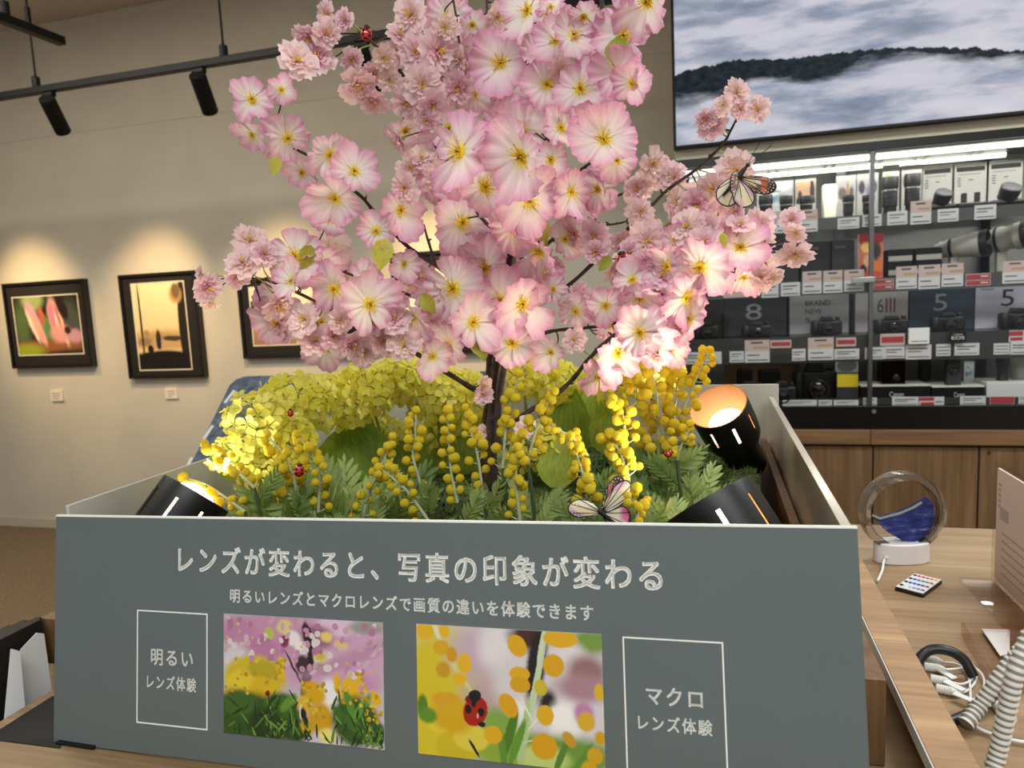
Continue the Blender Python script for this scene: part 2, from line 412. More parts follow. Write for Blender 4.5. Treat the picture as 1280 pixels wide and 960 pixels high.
def track_spot(x, y, target, lab, power):
    p = onY(x, y, YK); p.z = zk-.016
    th = thing('track_spotlight', p, lab, 'spotlight', 'black cylinder spotlights on the track')
    MB().box((p.x-.03, YK-.014, p.z-.02), (p.x+.03, YK+.014, p.z)).build('adapter', m_black, th, bevel=.003)
    MB().lathe([(.012,-.06),(.012,-.02)], Matrix.Translation(p), 10, True, True).build('joint', m_black, th)
    d = (Vector(target)-p).normalized(); c = p+Vector((0,0,-.06))-d*.02
    M = mtx(c, d)
    MB().lathe([(0,-.02),(.032,-.02),(.036,-.016),(.036,.155),(.033,.16),(.03,.158),(.028,.12)], M, 20).build('housing', m_blackmat, th)
    MB().lathe([(0,.118),(.029,.118)], M, 20).build('lens', mat('spot_lens', (255,236,200), .3, emit=8), th)
    ld = bpy.data.lights.new('spot_beam', 'SPOT'); lo = bpy.data.objects.new('spot_beam', ld); COL.objects.link(lo)
    ld.energy = power; ld.color = s2l((255,216,158)); ld.spot_size = math.radians(52); ld.spot_blend = 1.0; ld.shadow_soft_size = .06
    place(lo, mtx(c+d*.17, -d), None); lo.parent = th; lo.matrix_basis = WM[th.name].inverted() @ mtx(c+d*.17, -d)
SPW = 88
track_spot(-200, 160, onY(50, 385, YW), 'black track spotlight beyond the left edge, lighting the pink figures', SPW)
track_spot(61, 118, onY(195, 385, YW), 'black track spotlight nearest the left edge', SPW)
track_spot(248, 82, onY(352, 380, YW), 'black track spotlight left of the pink blossoms', SPW)
track_spot(452, 48, onY(548, 365, YW), 'black track spotlight half hidden behind the ladybird twig', SPW*1.15)
# ------------------------------------------------------------------ felt board behind the box
m_felt = NT('blue_grey_felt'); f = m_felt.noise(m_felt.coord(), 30, 6, .7)
m_felt.l(m_felt.ramp(f, [(.32, (60,72,90)), (.5, (86,98,116)), (.68, (118,128,142))]), m_felt.b.inputs['Base Color']); m_felt.b.inputs['Roughness'].default_value = .95; m_felt.bump(f, .3, .004); m_felt = m_felt.m
A = onY(292, 470, 2.6); nb = Vector((0, -1, 1)).normalized(); ub = Vector((0, 1, 1)).normalized()
def onB(x, y): r = ray(x, y); return CAM+r*(nb.dot(A-CAM)/nb.dot(r))
Bl = onB(228, 583); xr = onY(640, 460, 2.6).x
drop = 1.0
th = thing('felt_board', (A.x+.5, A.y-.6, 0), 'sloping blue grey felt board behind the left of the flower box', 'board')
Mb = Matrix(((1,0,0,A.x),(0,ub.y,nb.y,A.y),(0,ub.z,nb.z,A.z),(0,0,0,1)))
W = xr-A.x
pts = [(.06,0),(W,0),(W,-drop),(0,-drop),(0,-.05),(.018,-.018)]
MB().prism(pts, Mb, -.03, 0).build('board', m_felt, th, bevel=.004)
for (p, q) in (((293,488),(281,504)), ((266,532),(255,549)), ((240,572),(231,590))):
    a = Mb.inverted() @ onB(*p); b = Mb.inverted() @ onB(*q); d = (b-a).to_2d().normalized(); n_ = Vector((-d.y, d.x))*.007
    pp = [a.to_2d()+n_, a.to_2d()-n_, b.to_2d()-n_, b.to_2d()+n_]
    MB().prism([(k.x, k.y) for k in pp], Mb, 0, .0015).build('white_strip', mat('strip_white', (205,210,212), .5), th)
zb = A.z-.72; 
m_gm = mat('grey_metal', (90,92,95), .4, .8)
for xa in (A.x+.1, A.x+W-.16):
    for ya, dz in ((A.y-.64, .655), (A.y-.1, .115)): MB().box((xa, ya, 0), (xa+.06, ya+.06, A.z-dz)).build('leg', m_gm, th)
# ------------------------------------------------------------------ world light and unseen ceiling fills
w = bpy.data.worlds.new('world'); SC.world = w; w.use_nodes = True
w.node_tree.nodes['Background'].inputs[0].default_value = rgba((236,244,248)); w.node_tree.nodes['Background'].inputs[1].default_value = .56
def area(name, loc, size, power, color, rot=(0,0,0)):
    ld = bpy.data.lights.new(name, 'AREA'); ld.shape = 'RECTANGLE'; ld.size, ld.size_y = size; ld.energy = power; ld.color = s2l(color)
    lo = bpy.data.objects.new(name, ld); lo.location = loc; lo.rotation_euler = rot; COL.objects.link(lo); return lo
area('ceiling_fill_light', (.6, -1.2, ZC-.05), (2.6, 1.2), 88, (244,250,248))  # unseen area lights without fixtures, added for the soft ambient light
area('ceiling_fill_light', (-2.6, .2, ZC-.05), (2.4, 1.2), 20, (246,246,238))
area('ceiling_fill_light', (1.6, 1.6, ZC-.05), (2.0, .6), 74, (246,250,248))
area('ceiling_fill_light', (-3.2, 1.6, ZC-.05), (2.4, .6), 48, (255,246,230))  # extra unseen fill, added to brighten the upper wall
SC.view_settings.view_transform = 'Standard'; SC.view_settings.look = 'None'; SC.view_settings.exposure = 0.0; SC.view_settings.gamma = 1.0; SC.view_settings.use_curve_mapping = False
SC.cycles.use_denoising = True; SC.cycles.max_bounces = 8; SC.cycles.transparent_max_bounces = 16; SC.cycles.caustics_reflective = False; SC.cycles.caustics_refractive = False
SC.cycles.sample_clamp_indirect = 4.0
# ------------------------------------------------------------------ the counter
m_oak = wood('oak_top', (140,112,80), (184,156,120), 'X', .7)
m_oak_y = wood('oak_top_lengthwise', (150,116,82), (198,162,122), 'X', .8)
m_oak_dark = wood('oak_block', (96,70,46), (138,104,70), 'Z', 1.0)
TXL, TYB, TXR = -.80, 1.435, 1.6
tb = thing('display_counter', (.3, 1.0, 0), 'wood topped display counter carrying the grey flower box', 'counter')
MB().box((TXL, .12, TABLE-.03), (TXR, TYB, TABLE)).build('counter_top', m_oak, tb, bevel=.0015)
m = MB(); m.box((TXL+.03, .2, 0), (TXR-.03, TYB-.03, TABLE-.03)); m.build('counter_body', m_oak_dark, tb)
# raised wood-topped ledge to the right of the box
z1 = TABLE+.05
q = [onZ(1080,700,z1), onZ(1140+14,960,z1), onZ(1075,690,z1), onZ(1226,960,z1)]
lx0 = (onZ(1112,820,z1).x+onZ(1155,960,z1).x)/2; lx1 = onZ(1226,960,z1).x
LG0, LG1 = .3, onZ(1082,702,z1).y+.25
th = thing('wooden_ledge', ((lx0+lx1)/2, .8, TABLE), 'low wood topped ledge with white side running along right of the flower box', 'ledge')
MB().box((lx0, LG0, z1-.014), (lx1, LG1, z1)).build('ledge_top', m_oak_y, th, bevel=.001)
MB().box((lx0-.0012, LG0, z1-.0142), (lx0, LG1, z1-.0004)).build('edge_band', mat('white_edge', (200,202,200), .5), th)
MB().box((lx1-.02, LG0+.01, TABLE), (lx1-.004, LG1-.01, z1-.014)).build('ledge_support', m_oak_dark, th)
# ------------------------------------------------------------------ the flower box
m_grey = mat('grey_card', (97,106,107), .55, var=.012, vscale=6)
m_letter = mat('white_lettering', (246,246,242), .6)
m_foam = mat('white_foam_board', (246,246,240), .55)
m_inner = mat('inner_white', (205,203,194), .22)
LEAN = math.radians(10)
U3 = Vector((0, math.sin(LEAN), math.cos(LEAN))); N3 = Vector((0, -math.cos(LEAN), math.sin(LEAN)))
DP = .602*1.0
TLp = ray(70, 645); TLp = CAM + TLp*(.6022/TLp.y)
def onP(x, y): r = ray(x, y); return CAM+r*(N3.dot(TLp-CAM)/N3.dot(r))
Rr = (onP(1072,660)-onP(70,645)); PWID = Rr.length; Rr.normalize(); Ur = N3.cross(Rr)
MP = Matrix(((Rr.x,Ur.x,N3.x,TLp.x),(Rr.y,Ur.y,N3.y,TLp.y),(Rr.z,Ur.z,N3.z,TLp.z),(0,0,0,1)))
MPi = MP.inverted()
def P2(x, y): v = MPi @ onP(x, y); return v.x, v.y
PH = -P2(64, 928)[1]
BX0, BX1, BY0, BY1, BZ = -.711, .108, .625, 1.455, TABLE+.247
box = thing('display_box', ((BX0+BX1)/2, (BY0+BY1)/2, TABLE), 'open grey fronted display box holding the blossom tree, with white lettering', 'display box')
panel = MB().box((0, -PH, -.004), (PWID, 0, 0)).build('front_panel', [m_grey], box, M=MP, bevel=.0006)
panel['label'] = 'grey front panel with lettering and two photographs'
MB().box((0.0, -.0006, -.0046), (PWID, .0012, .0002)).build('panel_edge', m_foam, panel, M=MP)
def ptext(body, x0, yt0, yb0, x1, name, bold=.0, sp=1.22):
    a = P2(x0, yb0); b = P2(x0, yt0); c = P2(x1, yb0)
    M = MP @ Matrix.Translation((a[0], a[1], 0))
    mb = text_mb(body, M, P2(x1, yb0+ (x1-x0)*.03)[0]-a[0], b[1]-a[1], depth=.0003, bold=0, spacing=sp)
    mb.v = [MPi @ p for p in mb.v]
    if bold:
        src = list(mb.v), list(mb.f); bb = bold
        for dx, dy in ((bb, 0), (0, bb), (bb, bb)):
            nn = len(mb.v); mb.v += [p+Vector((dx, dy, .00002)) for p in src[0]]
            for f in src[1]: mb._f([nn+k for k in f])
    return mb.build(name, m_letter, panel, M=MP, smooth=0)
ptext('レンズが変わると、写真の印象が変わる', 223, 683, 716, 827, 'headline_lettering', bold=.0011)
ptext('明るいレンズとマクロレンズで画質の違いを体験できます', 288, 736, 753, 741, 'subheading_lettering', bold=.0005)
ptext('明るい', 189, 811, 831, 241, 'heading_lettering', bold=.0005)
ptext('レンズ体験', 184, 843, 860, 245, 'caption_lettering', bold=.0004)
ptext('マクロ', 808, 858, 880, 878, 'heading_lettering', bold=.0005)
ptext('レンズ体験', 798, 893, 912, 890, 'caption_lettering', bold=.0004)
def pframe(x0, y0, x1, y1, lw, name='outline_frame', drop=None):
    a = P2(x0, y0); b = P2(x1, y1)
    ax, bx = a[0], b[0]; top = a[1]; bot = b[1] if drop is None else top-drop
    m = MB(); z0, z1_ = 0.0, .0003
    for lo, hi in (((ax,bot),(ax+lw,top)), ((bx-lw,bot),(bx,top)), ((ax+lw,top-lw),(bx-lw,top)), ((ax+lw,bot),(bx-lw,bot+lw))):
        m.box((lo[0],lo[1],z0), (hi[0],hi[1],z1_))
    return m.build(name, m_letter, panel, M=MP, smooth=0)
fa = P2(171.5,762); fb = P2(258,913)
pframe(171.5, 762, 259.5, 913, .0013)
pframe(778, 795.5, 909, 930, .0013, drop=fa[1]-fb[1])
yel = (226,178,22); 
ph1 = picture('printed_garden', (206,196,204), [
 (.5,.75,.25,.3,0,.5,(200,150,180)), (.3,.85,.25,.2,0,.5,(196,140,172)), (.1,.85,.12,.12,0,.4,(190,130,165)), (.8,.75,.25,.3,0,.5,(206,158,190)), (.25,.7,.12,.12,0,.4,(186,120,160)),
 (.72,.95,.12,.08,0,.3,(222,190,214)), (.6,.85,.1,.1,0,.4,(150,100,120)), (.9,.95,.1,.05,0,.4,(150,150,140)), (.08,.6,.1,.14,0,.5,(210,205,212)), (.4,.92,.05,.06,0,.3,(216,200,130)), (.45,.83,.05,.06,0,.3,(236,224,226)),
 (.30,.86,.03,.05,0,.3,(180,190,70)), (.40,.8,.03,.05,0,.3,(140,40,90)), (.5,.76,.04,.05,0,.3,(240,226,220)), (.66,.86,.04,.04,0,.4,(230,200,120)), (.75,.8,.04,.04,0,.4,(226,190,120)), (.62,.68,.07,.07,0,.4,(226,196,170)), (.62,.7,.03,.03,0,.4,(200,180,60)),
 (.545,.85,.03,.12,10,.2,(48,26,30)), (.54,.55,.028,.22,-8,.2,(36,20,22)), (.51,.62,.04,.08,0,.3,(60,34,40)), (.47,.55,.008,.2,22,.3,(60,36,40)), (.92,.78,.008,.14,-55,.3,(84,70,66)), (.63,.6,.035,.05,40,.3,(110,160,50)), (.78,.68,.3,.05,30,.6,(190,140,170)),
 (.68,.4,.06,.12,0,.4,(236,234,238)), (.7,.25,.04,.12,20,.3,(240,238,230)), (.85,.5,.12,.08,0,.5,(200,140,180)),
 (.2,.48,.2,.19,0,.18,(205,182,30)), (.14,.42,.12,.12,0,.2,(222,196,44)), (.26,.55,.1,.08,0,.25,(180,160,24)), (.08,.34,.08,.06,0,.25,(210,180,60)), (.25,.4,.07,.1,0,.25,(214,176,24)), (.37,.6,.03,.07,0,.25,yel), (.38,.52,.02,.06,0,.25,yel),
 (.15,.12,.3,.24,0,.2,(48,82,28)), (.1,.26,.12,.1,30,.25,(60,96,32)), (.38,.22,.12,.16,0,.2,(58,100,34)), (.28,.1,.12,.14,0,.3,(30,58,20)), (.45,.08,.1,.1,0,.3,(36,70,24)), (.42,.3,.03,.09,-30,.2,(96,140,46)),
 (.58,.4,.07,.1,20,.25,(214,164,20)), (.52,.3,.05,.07,0,.25,(220,176,40)), (.62,.2,.08,.12,0,.25,(206,156,24)), (.54,.12,.05,.06,0,.3,(190,160,40)), (.5,.24,.012,.06,0,.3,(244,240,226)), (.52,.2,.02,.08,10,.3,(30,24,20)),
 (.8,.42,.06,.14,0,.25,yel), (.72,.5,.02,.08,0,.25,yel), (.85,.55,.02,.06,0,.3,yel), (.95,.4,.03,.06,20,.25,yel), (.92,.2,.05,.12,0,.25,(216,160,30)),
 (.83,.2,.14,.2,0,.2,(48,86,32)), (.8,.32,.025,.14,12,.2,(84,136,50)), (.86,.3,.025,.14,-25,.2,(94,146,56)), (.78,.2,.03,.14,40,.2,(60,104,38)), (.95,.12,.06,.1,0,.3,(40,78,28)), (.66,.06,.05,.06,0,.4,(236,222,120)),
 (.29,.36,.014,.024,0,.2,(96,18,16))], warp=.03, wscale=16, base2=(186,166,180), rough=.25)
ph2 = picture('printed_macro', (214,206,210), [
 (.1,.55,.25,.5,0,.5,(212,190,30)), (.35,.8,.16,.2,0,.6,(196,170,186)), (.45,.85,.1,.2,0,.5,(226,218,220)), (.4,.4,.15,.25,0,.6,(190,160,160)), (.55,.6,.12,.2,0,.5,(214,206,208)), (.62,.95,.1,.1,0,.5,(70,40,34)), (.66,.75,.05,.3,-6,.3,(34,20,16)), (.72,.45,.05,.12,0,.4,(40,26,24)),
 (.95,.95,.1,.1,0,.5,(120,150,60)), (.84,.8,.08,.12,0,.5,(226,216,218)), (.92,.72,.1,.12,0,.5,(150,110,110)), (.8,.3,.08,.2,0,.4,(238,236,230)), (.9,.42,.05,.08,0,.4,(190,130,170)), (.9,.6,.14,.1,0,.5,(170,130,140)), (.55,.35,.06,.12,0,.3,(236,234,228)), (.78,.38,.06,.08,0,.3,(244,242,238)),
 (.45,.3,.1,.1,0,.5,(126,164,70)), (.5,.1,.25,.16,0,.4,(140,168,60)), (.8,.1,.3,.14,0,.4,(110,146,60)), (.68,.06,.14,.1,0,.3,(190,206,120)),
 (.08,.12,.16,.16,0,.1,(214,192,44)), (.22,.08,.12,.12,0,.12,(204,182,36)), (.3,.16,.1,.1,0,.15,(222,200,70)), (.14,.24,.08,.06,20,.15,(226,204,60)), (.2,.32,.12,.14,0,.3,(212,166,24)), (.03,.36,.03,.1,0,.25,(84,124,36)), (.06,.3,.05,.06,0,.3,(96,140,40)), (.16,.44,.08,.05,0,.3,(214,160,30)),
 (.16,.84,.014,.2,24,.3,(212,206,150)), (.25,.62,.014,.16,28,.3,(208,204,140)), (.11,.98,.015,.08,12,.3,(226,220,180)),
 (.05,.95,.05,.07,0,.15,yel), (.16,.96,.03,.05,0,.2,yel), (.14,.83,.045,.06,0,.15,(216,164,20)), (.27,.72,.04,.08,0,.2,yel), (.2,.78,.03,.06,0,.25,(206,150,14)), (.15,.66,.04,.06,0,.3,(200,150,20)), (.24,.6,.04,.05,0,.25,yel),
 (.64,.5,.018,.5,-9,.15,(196,208,168)), (.585,.2,.02,.3,-6,.15,(176,196,140)), (.69,.9,.012,.16,-8,.2,(206,214,180)), (.6,.42,.006,.1,20,.3,(226,228,206)), (.66,.35,.006,.1,-30,.3,(226,228,206)), (.65,.2,.006,.08,-60,.3,(206,214,180)),
 (.51,.22,.026,.2,-12,.15,(74,120,36)), (.55,.16,.022,.18,-14,.15,(96,146,46)), (.47,.1,.02,.14,4,.25,(90,140,50)), (.78,.1,.018,.16,-16,.2,(84,130,44)), (.88,.08,.016,.14,-24,.2,(90,140,46)),
 (.56,.88,.05,.085,12,.08,(220,166,16)), (.57,.67,.055,.055,0,.08,(222,168,20)), (.57,.59,.055,.06,0,.08,(212,158,14)), (.505,.43,.048,.09,14,.08,(216,160,14)), (.79,.95,.09,.065,0,.08,(222,170,14)), (.75,.75,.055,.085,0,.08,(216,160,14)), (.68,.58,.035,.06,0,.12,(200,180,50)), (.7,.38,.045,.075,0,.08,(220,172,26)), (.69,.15,.068,.095,0,.08,(214,158,20)), (.42,.2,.05,.068,0,.1,(222,170,30)), (.91,.36,.045,.07,0,.2,(214,170,40)), (.95,.12,.04,.06,0,.2,(206,160,30)), (.82,.22,.03,.06,20,.2,(196,150,40)), (.98,.58,.025,.06,0,.25,(216,176,30)), (.92,.02,.04,.06,0,.2,(206,164,30)), (.98,.25,.03,.05,0,.3,(206,160,30)),
 (.315,.085,.008,.07,24,.2,(20,18,16)),
 (.325,.365,.066,.115,-10,.06,(164,26,14)), (.30,.45,.03,.03,0,.2,(120,16,10)), (.325,.48,.035,.045,-8,.08,(20,14,14)), (.287,.375,.017,.035,0,.1,(22,10,10)), (.357,.36,.018,.034,0,.1,(22,10,10)), (.32,.43,.014,.04,-8,.1,(24,10,10)), (.36,.27,.02,.02,0,.2,(24,10,10)), (.337,.33,.006,.02,0,.3,(230,150,130))], warp=.012, wscale=40, rough=.25)
_R = random.Random(3); _fine = []
for _k in range(90):
    _fine.append((_R.random(), _R.uniform(.56,.98), _R.uniform(.012,.03), _R.uniform(.014,.034), _R.uniform(0,90), _R.choice(((226,190,208),(206,150,178),(240,222,226),(190,126,160),(216,172,192)))))
for _k in range(14): _fine.append((_R.random(), _R.uniform(.58,.95), .008, .012, 0, (226,200,90)))
for _k in range(120):
    _cx, _cy, _rx, _ry = _R.choice(((.2,.5,.2,.16),(.58,.34,.08,.14),(.8,.45,.08,.16),(.37,.56,.03,.1),(.94,.3,.05,.2))); _fine.append((_cx+_R.uniform(-1,1)*_rx, _cy+_R.uniform(-1,1)*_ry, _R.uniform(.008,.015), _R.uniform(.011,.021), 0, _R.choice(((226,190,40),(206,160,20),(236,206,70),(190,160,24)))))
for _k in range(130):
    _cx, _cy, _rx, _ry = _R.choice(((.16,.14,.16,.16),(.38,.2,.1,.16),(.82,.2,.12,.18),(.94,.1,.06,.1),(.5,.08,.3,.08))); _fine.append((_cx+_R.uniform(-1,1)*_rx, _cy+_R.uniform(-1,1)*_ry, _R.uniform(.004,.007), _R.uniform(.04,.08), _R.uniform(-60,60), _R.choice(((60,104,36),(40,76,26),(96,140,56),(28,54,20),(120,160,70)))))
_fine.append((.29,.36,.013,.022,0,(120,24,18)))
def photo(tl, tr, bl, pm, lab, hh=None, fine=None):
    a = P2(*tl); b = P2(*tr); h = hh or a[1]-P2(*bl)[1]
    M = MP @ Matrix.Translation((a[0], a[1]-h, 0)); w_ = b[0]-a[0]
    m = MB(); m.box((0,0,0), (w_,h,.0009)); m.mat = 1; m.quad((0,0,.00095),(w_,0,.00095),(w_,h,.00095),(0,h,.00095))
    ml = [mat('photo_paper', (225,225,220), .5), pm]; idx_ = {}
    for q, (cx, cy, rx, ry, an, cl_) in enumerate(fine or ()):
        if cl_ not in idx_: idx_[cl_] = len(ml); ml.append(mat('print_dot_%d_%d_%d' % cl_, tuple(int(v*.92) for v in cl_), .3))
        m.mat = idx_[cl_]; n0 = len(m.v); K = 9; ca, sa = math.cos(math.radians(an)), math.sin(math.radians(an))
        for j in range(K):
            ex_, ey_ = rx*math.cos(2*PI*j/K)*w_, ry*math.sin(2*PI*j/K)*h
            m.v.append(Vector((min(w_*.995, max(w_*.005, cx*w_+ex_*ca-ey_*sa)), min(h*.995, max(h*.005, cy*h+ex_*sa+ey_*ca)), .00096+q*6e-7)))
        m._f([n0+j for j in range(K)])
    o = m.build('printed_photograph', ml, panel, M=M, smooth=0); o['label'] = lab; return h
hp = photo((280.3,767),(479,777),(278.5,915), ph1, 'printed photograph of pink blossom over yellow mimosa', fine=_fine)
photo((520.8,779.7),(752,793.5),(521,941), ph2, 'printed close-up photograph of ladybird on yellow mimosa')
# sides, back, base
MB().box((BX0-.004, BY0, TABLE), (BX0, BY1, BZ)).build('side_panel', m_inner, box, bevel=.0005)
MB().box((BX1, BY0, TABLE+.02), (BX1+.009, BY1-.02, BZ)).build('side_panel', [mat('side_gloss', (188,180,164), .12)], box, bevel=.0005)
MB().box((BX0-.004, BY1, TABLE), (BX1+.02, BY1+.005, BZ+.022)).build('back_panel', m_inner, box, bevel=.0005)
m = MB(); m.box((BX1-.014, BY0+.02, TABLE+.001), (BX1-.003, BY1-.004, BZ-.085)); m.build('wooden_liner', m_oak_dark, box)
MB().box((BX0+.004, BY0-.0, TABLE+.001), (BX1-.022, BY1-.004, TABLE+.02)).build('base_board', m_oak_dark, box)
zq = onY(1095,849,.69).z; xq = onY(1108,851,.69).x
blk = MB().box((BX1+.012, .69, TABLE+.001), (xq, onZ(1082,788,zq).y, zq)).build('support_block', m_oak_dark, box, bevel=.001)
MB().box((onY(53,800,.70).x, .70, TABLE+.001), (BX0-.006, .80, onY(58,773,.70).z)).build('support_block', wood('oak_block_light', (130,98,66), (170,134,96), 'Z'), box, bevel=.001)
# ------------------------------------------------------------------ black clip lamps in the box
m_lb = mat('lamp_black', (15,16,18), .42); m_lin = mat('lamp_lining', (190,142,92), .6); m_bulb = mat('lamp_bulb', (255,244,222), .4, emit=4, ecol=(255,240,214))
def lamp(c, axis, R, L, lab, power, bulb_out=.0, base=None, neck=.055, up=(0,0,1), spin=0.0):
    """c = centre of the mouth, axis points out of the mouth"""
    ax = Vector(axis).normalized(); M = mtx(c, ax, up, math.radians(spin))
    th = thing('black_lamp', c - ax*(L+.05), lab, 'lamp', 'black lamps in the flower box')
    n = 64; Ro = R
    def slot(i, j): 
        if i != 2 or j % 8: return False
        a_ = 2*PI*(j+.5)/n; w_ = (M.to_3x3() @ Vector((math.cos(a_), math.sin(a_), 0)))
        return w_.dot(CAM-c) > .12 or w_.z < -.55
    prof = [(Ro*.995, 0), (Ro, -.003), (Ro, -.016), (Ro*.99, -.052), (Ro*.96, -L*.72), (Ro*.9, -L*.8), (Ro*.74, -L*.96), (Ro*.7, -L), (Ro*.68, -L-neck), (Ro*.6, -L-neck-.006), (0.0, -L-neck-.006)]
    MB().lathe(prof, M, n, skip=slot).build('shade', m_lb, th, smooth=35)
    q = .0022
    prof = [(Ro*.995, 0), (Ro-q, -.0005), (Ro-q, -.016), (Ro*.99-q, -.052), (Ro*.96-q, -L*.72), (Ro*.6, -L*.86), (0, -L*.88)]
    MB().lathe(prof, M, n, skip=slot).build('lining', m_lin, th, smooth=35)
    bz_ = -.05+bulb_out
    MB().sphere((0,0,bz_), (R*.72, R*.72, R*.66), 24, 16, None).build('bulb', m_bulb, th, M=M, smooth=180)
    MB().lathe([(.017, bz_-R*.6), (.019, -L*.86)], M, 16).build('bulb_socket', m_white, th)
    if base is not None:
        e = c - ax*(L+neck)
        b = Vector(base); b.x = min(max(b.x, BX0+.05), BX1-.062); b.y = max(b.y, BY0+.05)
        MB().tube([e, (e+b)/2+Vector((0,0,-.005)), b], .012, 10).build('stem', m_lb, th)
        MB().lathe([(0,0),(.04,0),(.042,.004),(.03,.012),(.012,.016),(0,.016)], Matrix.Translation(b+Vector((0,0,-.008))), 24).build('foot', m_lb, th)
    ld = bpy.data.lights.new('lamp_glow', 'SPOT'); lo = bpy.data.objects.new('lamp_glow', ld); COL.objects.link(lo)
    ld.energy = power; ld.color = s2l((255,236,204)); ld.spot_size = math.radians(120); ld.spot_blend = .7; ld.shadow_soft_size = .03
    W = mtx(c + ax*max(.004, bz_+R*.66+.004), -ax); place(lo, W, None); lo.parent = th; lo.matrix_basis = WM[th.name].inverted() @ W
    return th
def camdir(r, u, f): return (VR*r+VU*u+VF*f)
MOSS = TABLE+.155
cL = onY(246, 617, .725); aL = camdir(.46, .80, .36)
lamp(cL, aL, .0445, .088, 'black lamp with slots at the left front of the flower box', 4.2, bulb_out=.031, base=(cL.x-.05, cL.y-.0, MOSS-.06), spin=0, neck=.025)
cF = onY(884, 626, .76); aF = camdir(-.46, .82, .34)
lamp(cF, aF, .052, .10, 'black lamp facing away at the right front of the flower box', 4.2, bulb_out=.01, base=(cF.x+.055, cF.y, MOSS-.06), spin=36, neck=.03)
cR = onY(897, 507, 1.17); aR = camdir(-.52, .72, -.55)
lamp(cR, aR, .0475, .10, 'black lamp with glowing mouth at the back right of the flower box', 4.5, bulb_out=-.006, base=(cR.x+.055, cR.y+.03, MOSS-.06), neck=.05)
# ------------------------------------------------------------------ the glass display case
m_case = mat('case_black', (12,12,13), .3); m_alu = mat('case_aluminium', (176,180,180), .35, .9); m_alu2 = mat('case_steel', (120,122,122), .3, .9)
m_caseback = mat('case_back', (128,128,125), .8); m_shelfglass = glass('shelf_glass', (246,248,247), alpha=.96); m_pane = glass('case_pane', (250,250,250), alpha=.98, fres=.5)
m_tube = mat('fluorescent_tube', (255,255,240), .4, emit=3.0, ecol=(255,253,236))
m_oakdoor = wood('oak_door', (106,80,54), (150,118,84), 'Z', .6)
m_oakrail = wood('oak_rail', (112,84,56), (156,122,86), 'X', .7)
def Y_(x, y, off=0.0): return onY(x, y, YC+off)
zbase0 = Y_(1200,537).z; zbase1 = Y_(1200,507).z; ztop = Y_(1200,168.5).z; xl = Y_(846,300).x; xr = 2.05
DEPTH = YW-YC-.012
zw0 = Y_(1150,555).z; zw1 = zbase0
case = thing('glass_display_case', ((xl+xr)/2, YC, zbase0), 'black framed glass display case of cameras against the wall', 'display case')
MB().box((xl, YC, zbase0), (xr, YC+DEPTH, zbase1)).build('plinth', m_case, case, bevel=.002)
MB().box((xl, YC-.006, ztop-.03), (xr, YC+DEPTH, ztop+.004)).build('top_frame', m_case, case, bevel=.002)
MB().box((xl, YC, zbase1), (xl+.025, YC+.03, ztop-.03)).build('corner_post', m_case, case)
MB().box((xl, YC+.03, zbase1), (xl+.008, YC+DEPTH, ztop-.03)).build('end_pane', glass('end_glass', (225,235,232), alpha=.9), case)
MB().box((xl+.01, YC+DEPTH-.01, zbase1), (xr, YC+DEPTH, ztop-.03)).build('back_board', m_caseback, case)
MB().box((xl+.01, YC+.02, ztop-.034), (xr, YC+DEPTH-.01, ztop-.03)).build('case_ceiling', mat('case_ceiling', (104,106,104), .35, .6), case)
xp = Y_(1089,350).x
MB().box((xl+.026, YC+.004, zbase1), (xp-.004, YC+.009, ztop-.03)).build('glass_door', m_pane, case)
MB().box((xp+.004, YC+.004, zbase1), (xr, YC+.009, ztop-.03)).build('glass_door', m_pane, case)
MB().box((xp-.009, YC-.002, zbase1), (xp+.009, YC+.014, ztop-.03)).build('door_edge', m_alu2, case, bevel=.002)
pk = Y_(1077,350); m = MB(); m.box((pk.x-.04, YC-.012, pk.z-.012), (pk.x+.05, YC-.002, pk.z+.012)); m.build('door_clip', m_alu, case, bevel=.003)
pk = Y_(1092,514); MB().lathe([(0,.0),(.008,0),(.009,-.006),(0,-.006)], mtx((pk.x, YC-.004, pk.z), (0,1,0)), 14).build('lock', m_alu, case)
# tubes
p = Y_(857,203,.03); q = Y_(1086,173.5,.03); r_ = Y_(1096,172,.03)
zt = ztop-.05
MB().tube([(p.x, YC+.03, zt), (q.x, YC+.03, zt)], .012, 12).build('tube_light', m_tube, case)
MB().tube([(r_.x, YC+.03, zt), (xr-.05, YC+.03, zt)], .012, 12).build('tube_light', m_tube, case)
yb = DEPTH-.09
b1 = Y_(860,232,yb); b2 = Y_(1250,184,yb)
for (x0_, y0_, x1_, y1_) in ((862,222,1228,184.5), (862,230,1257,191.5)):
    a = Y_(x0_, y0_, yb); b = Y_(x1_, y1_, yb)
    MB().tube([(a.x, YC+yb, (a.z+b.z)/2), (b.x, YC+yb, (a.z+b.z)/2)], .010, 12).build('tube_light', m_tube, case)
for x, y in ((963,205),(1042,192),(1110,183),(1174,176),(1260,164)):
    a = onZ(x, y, ztop-.036)
    for dx_ in (0, .035):
        MB().box((a.x+dx_, YC+.07, ztop-.046), (a.x+dx_+.012, YC+.26, ztop-.034)).build('ceiling_strip', mat('strip_metal', (214,216,216), .25, .9), case)  # pairs of bright metal strips running back along the case ceiling
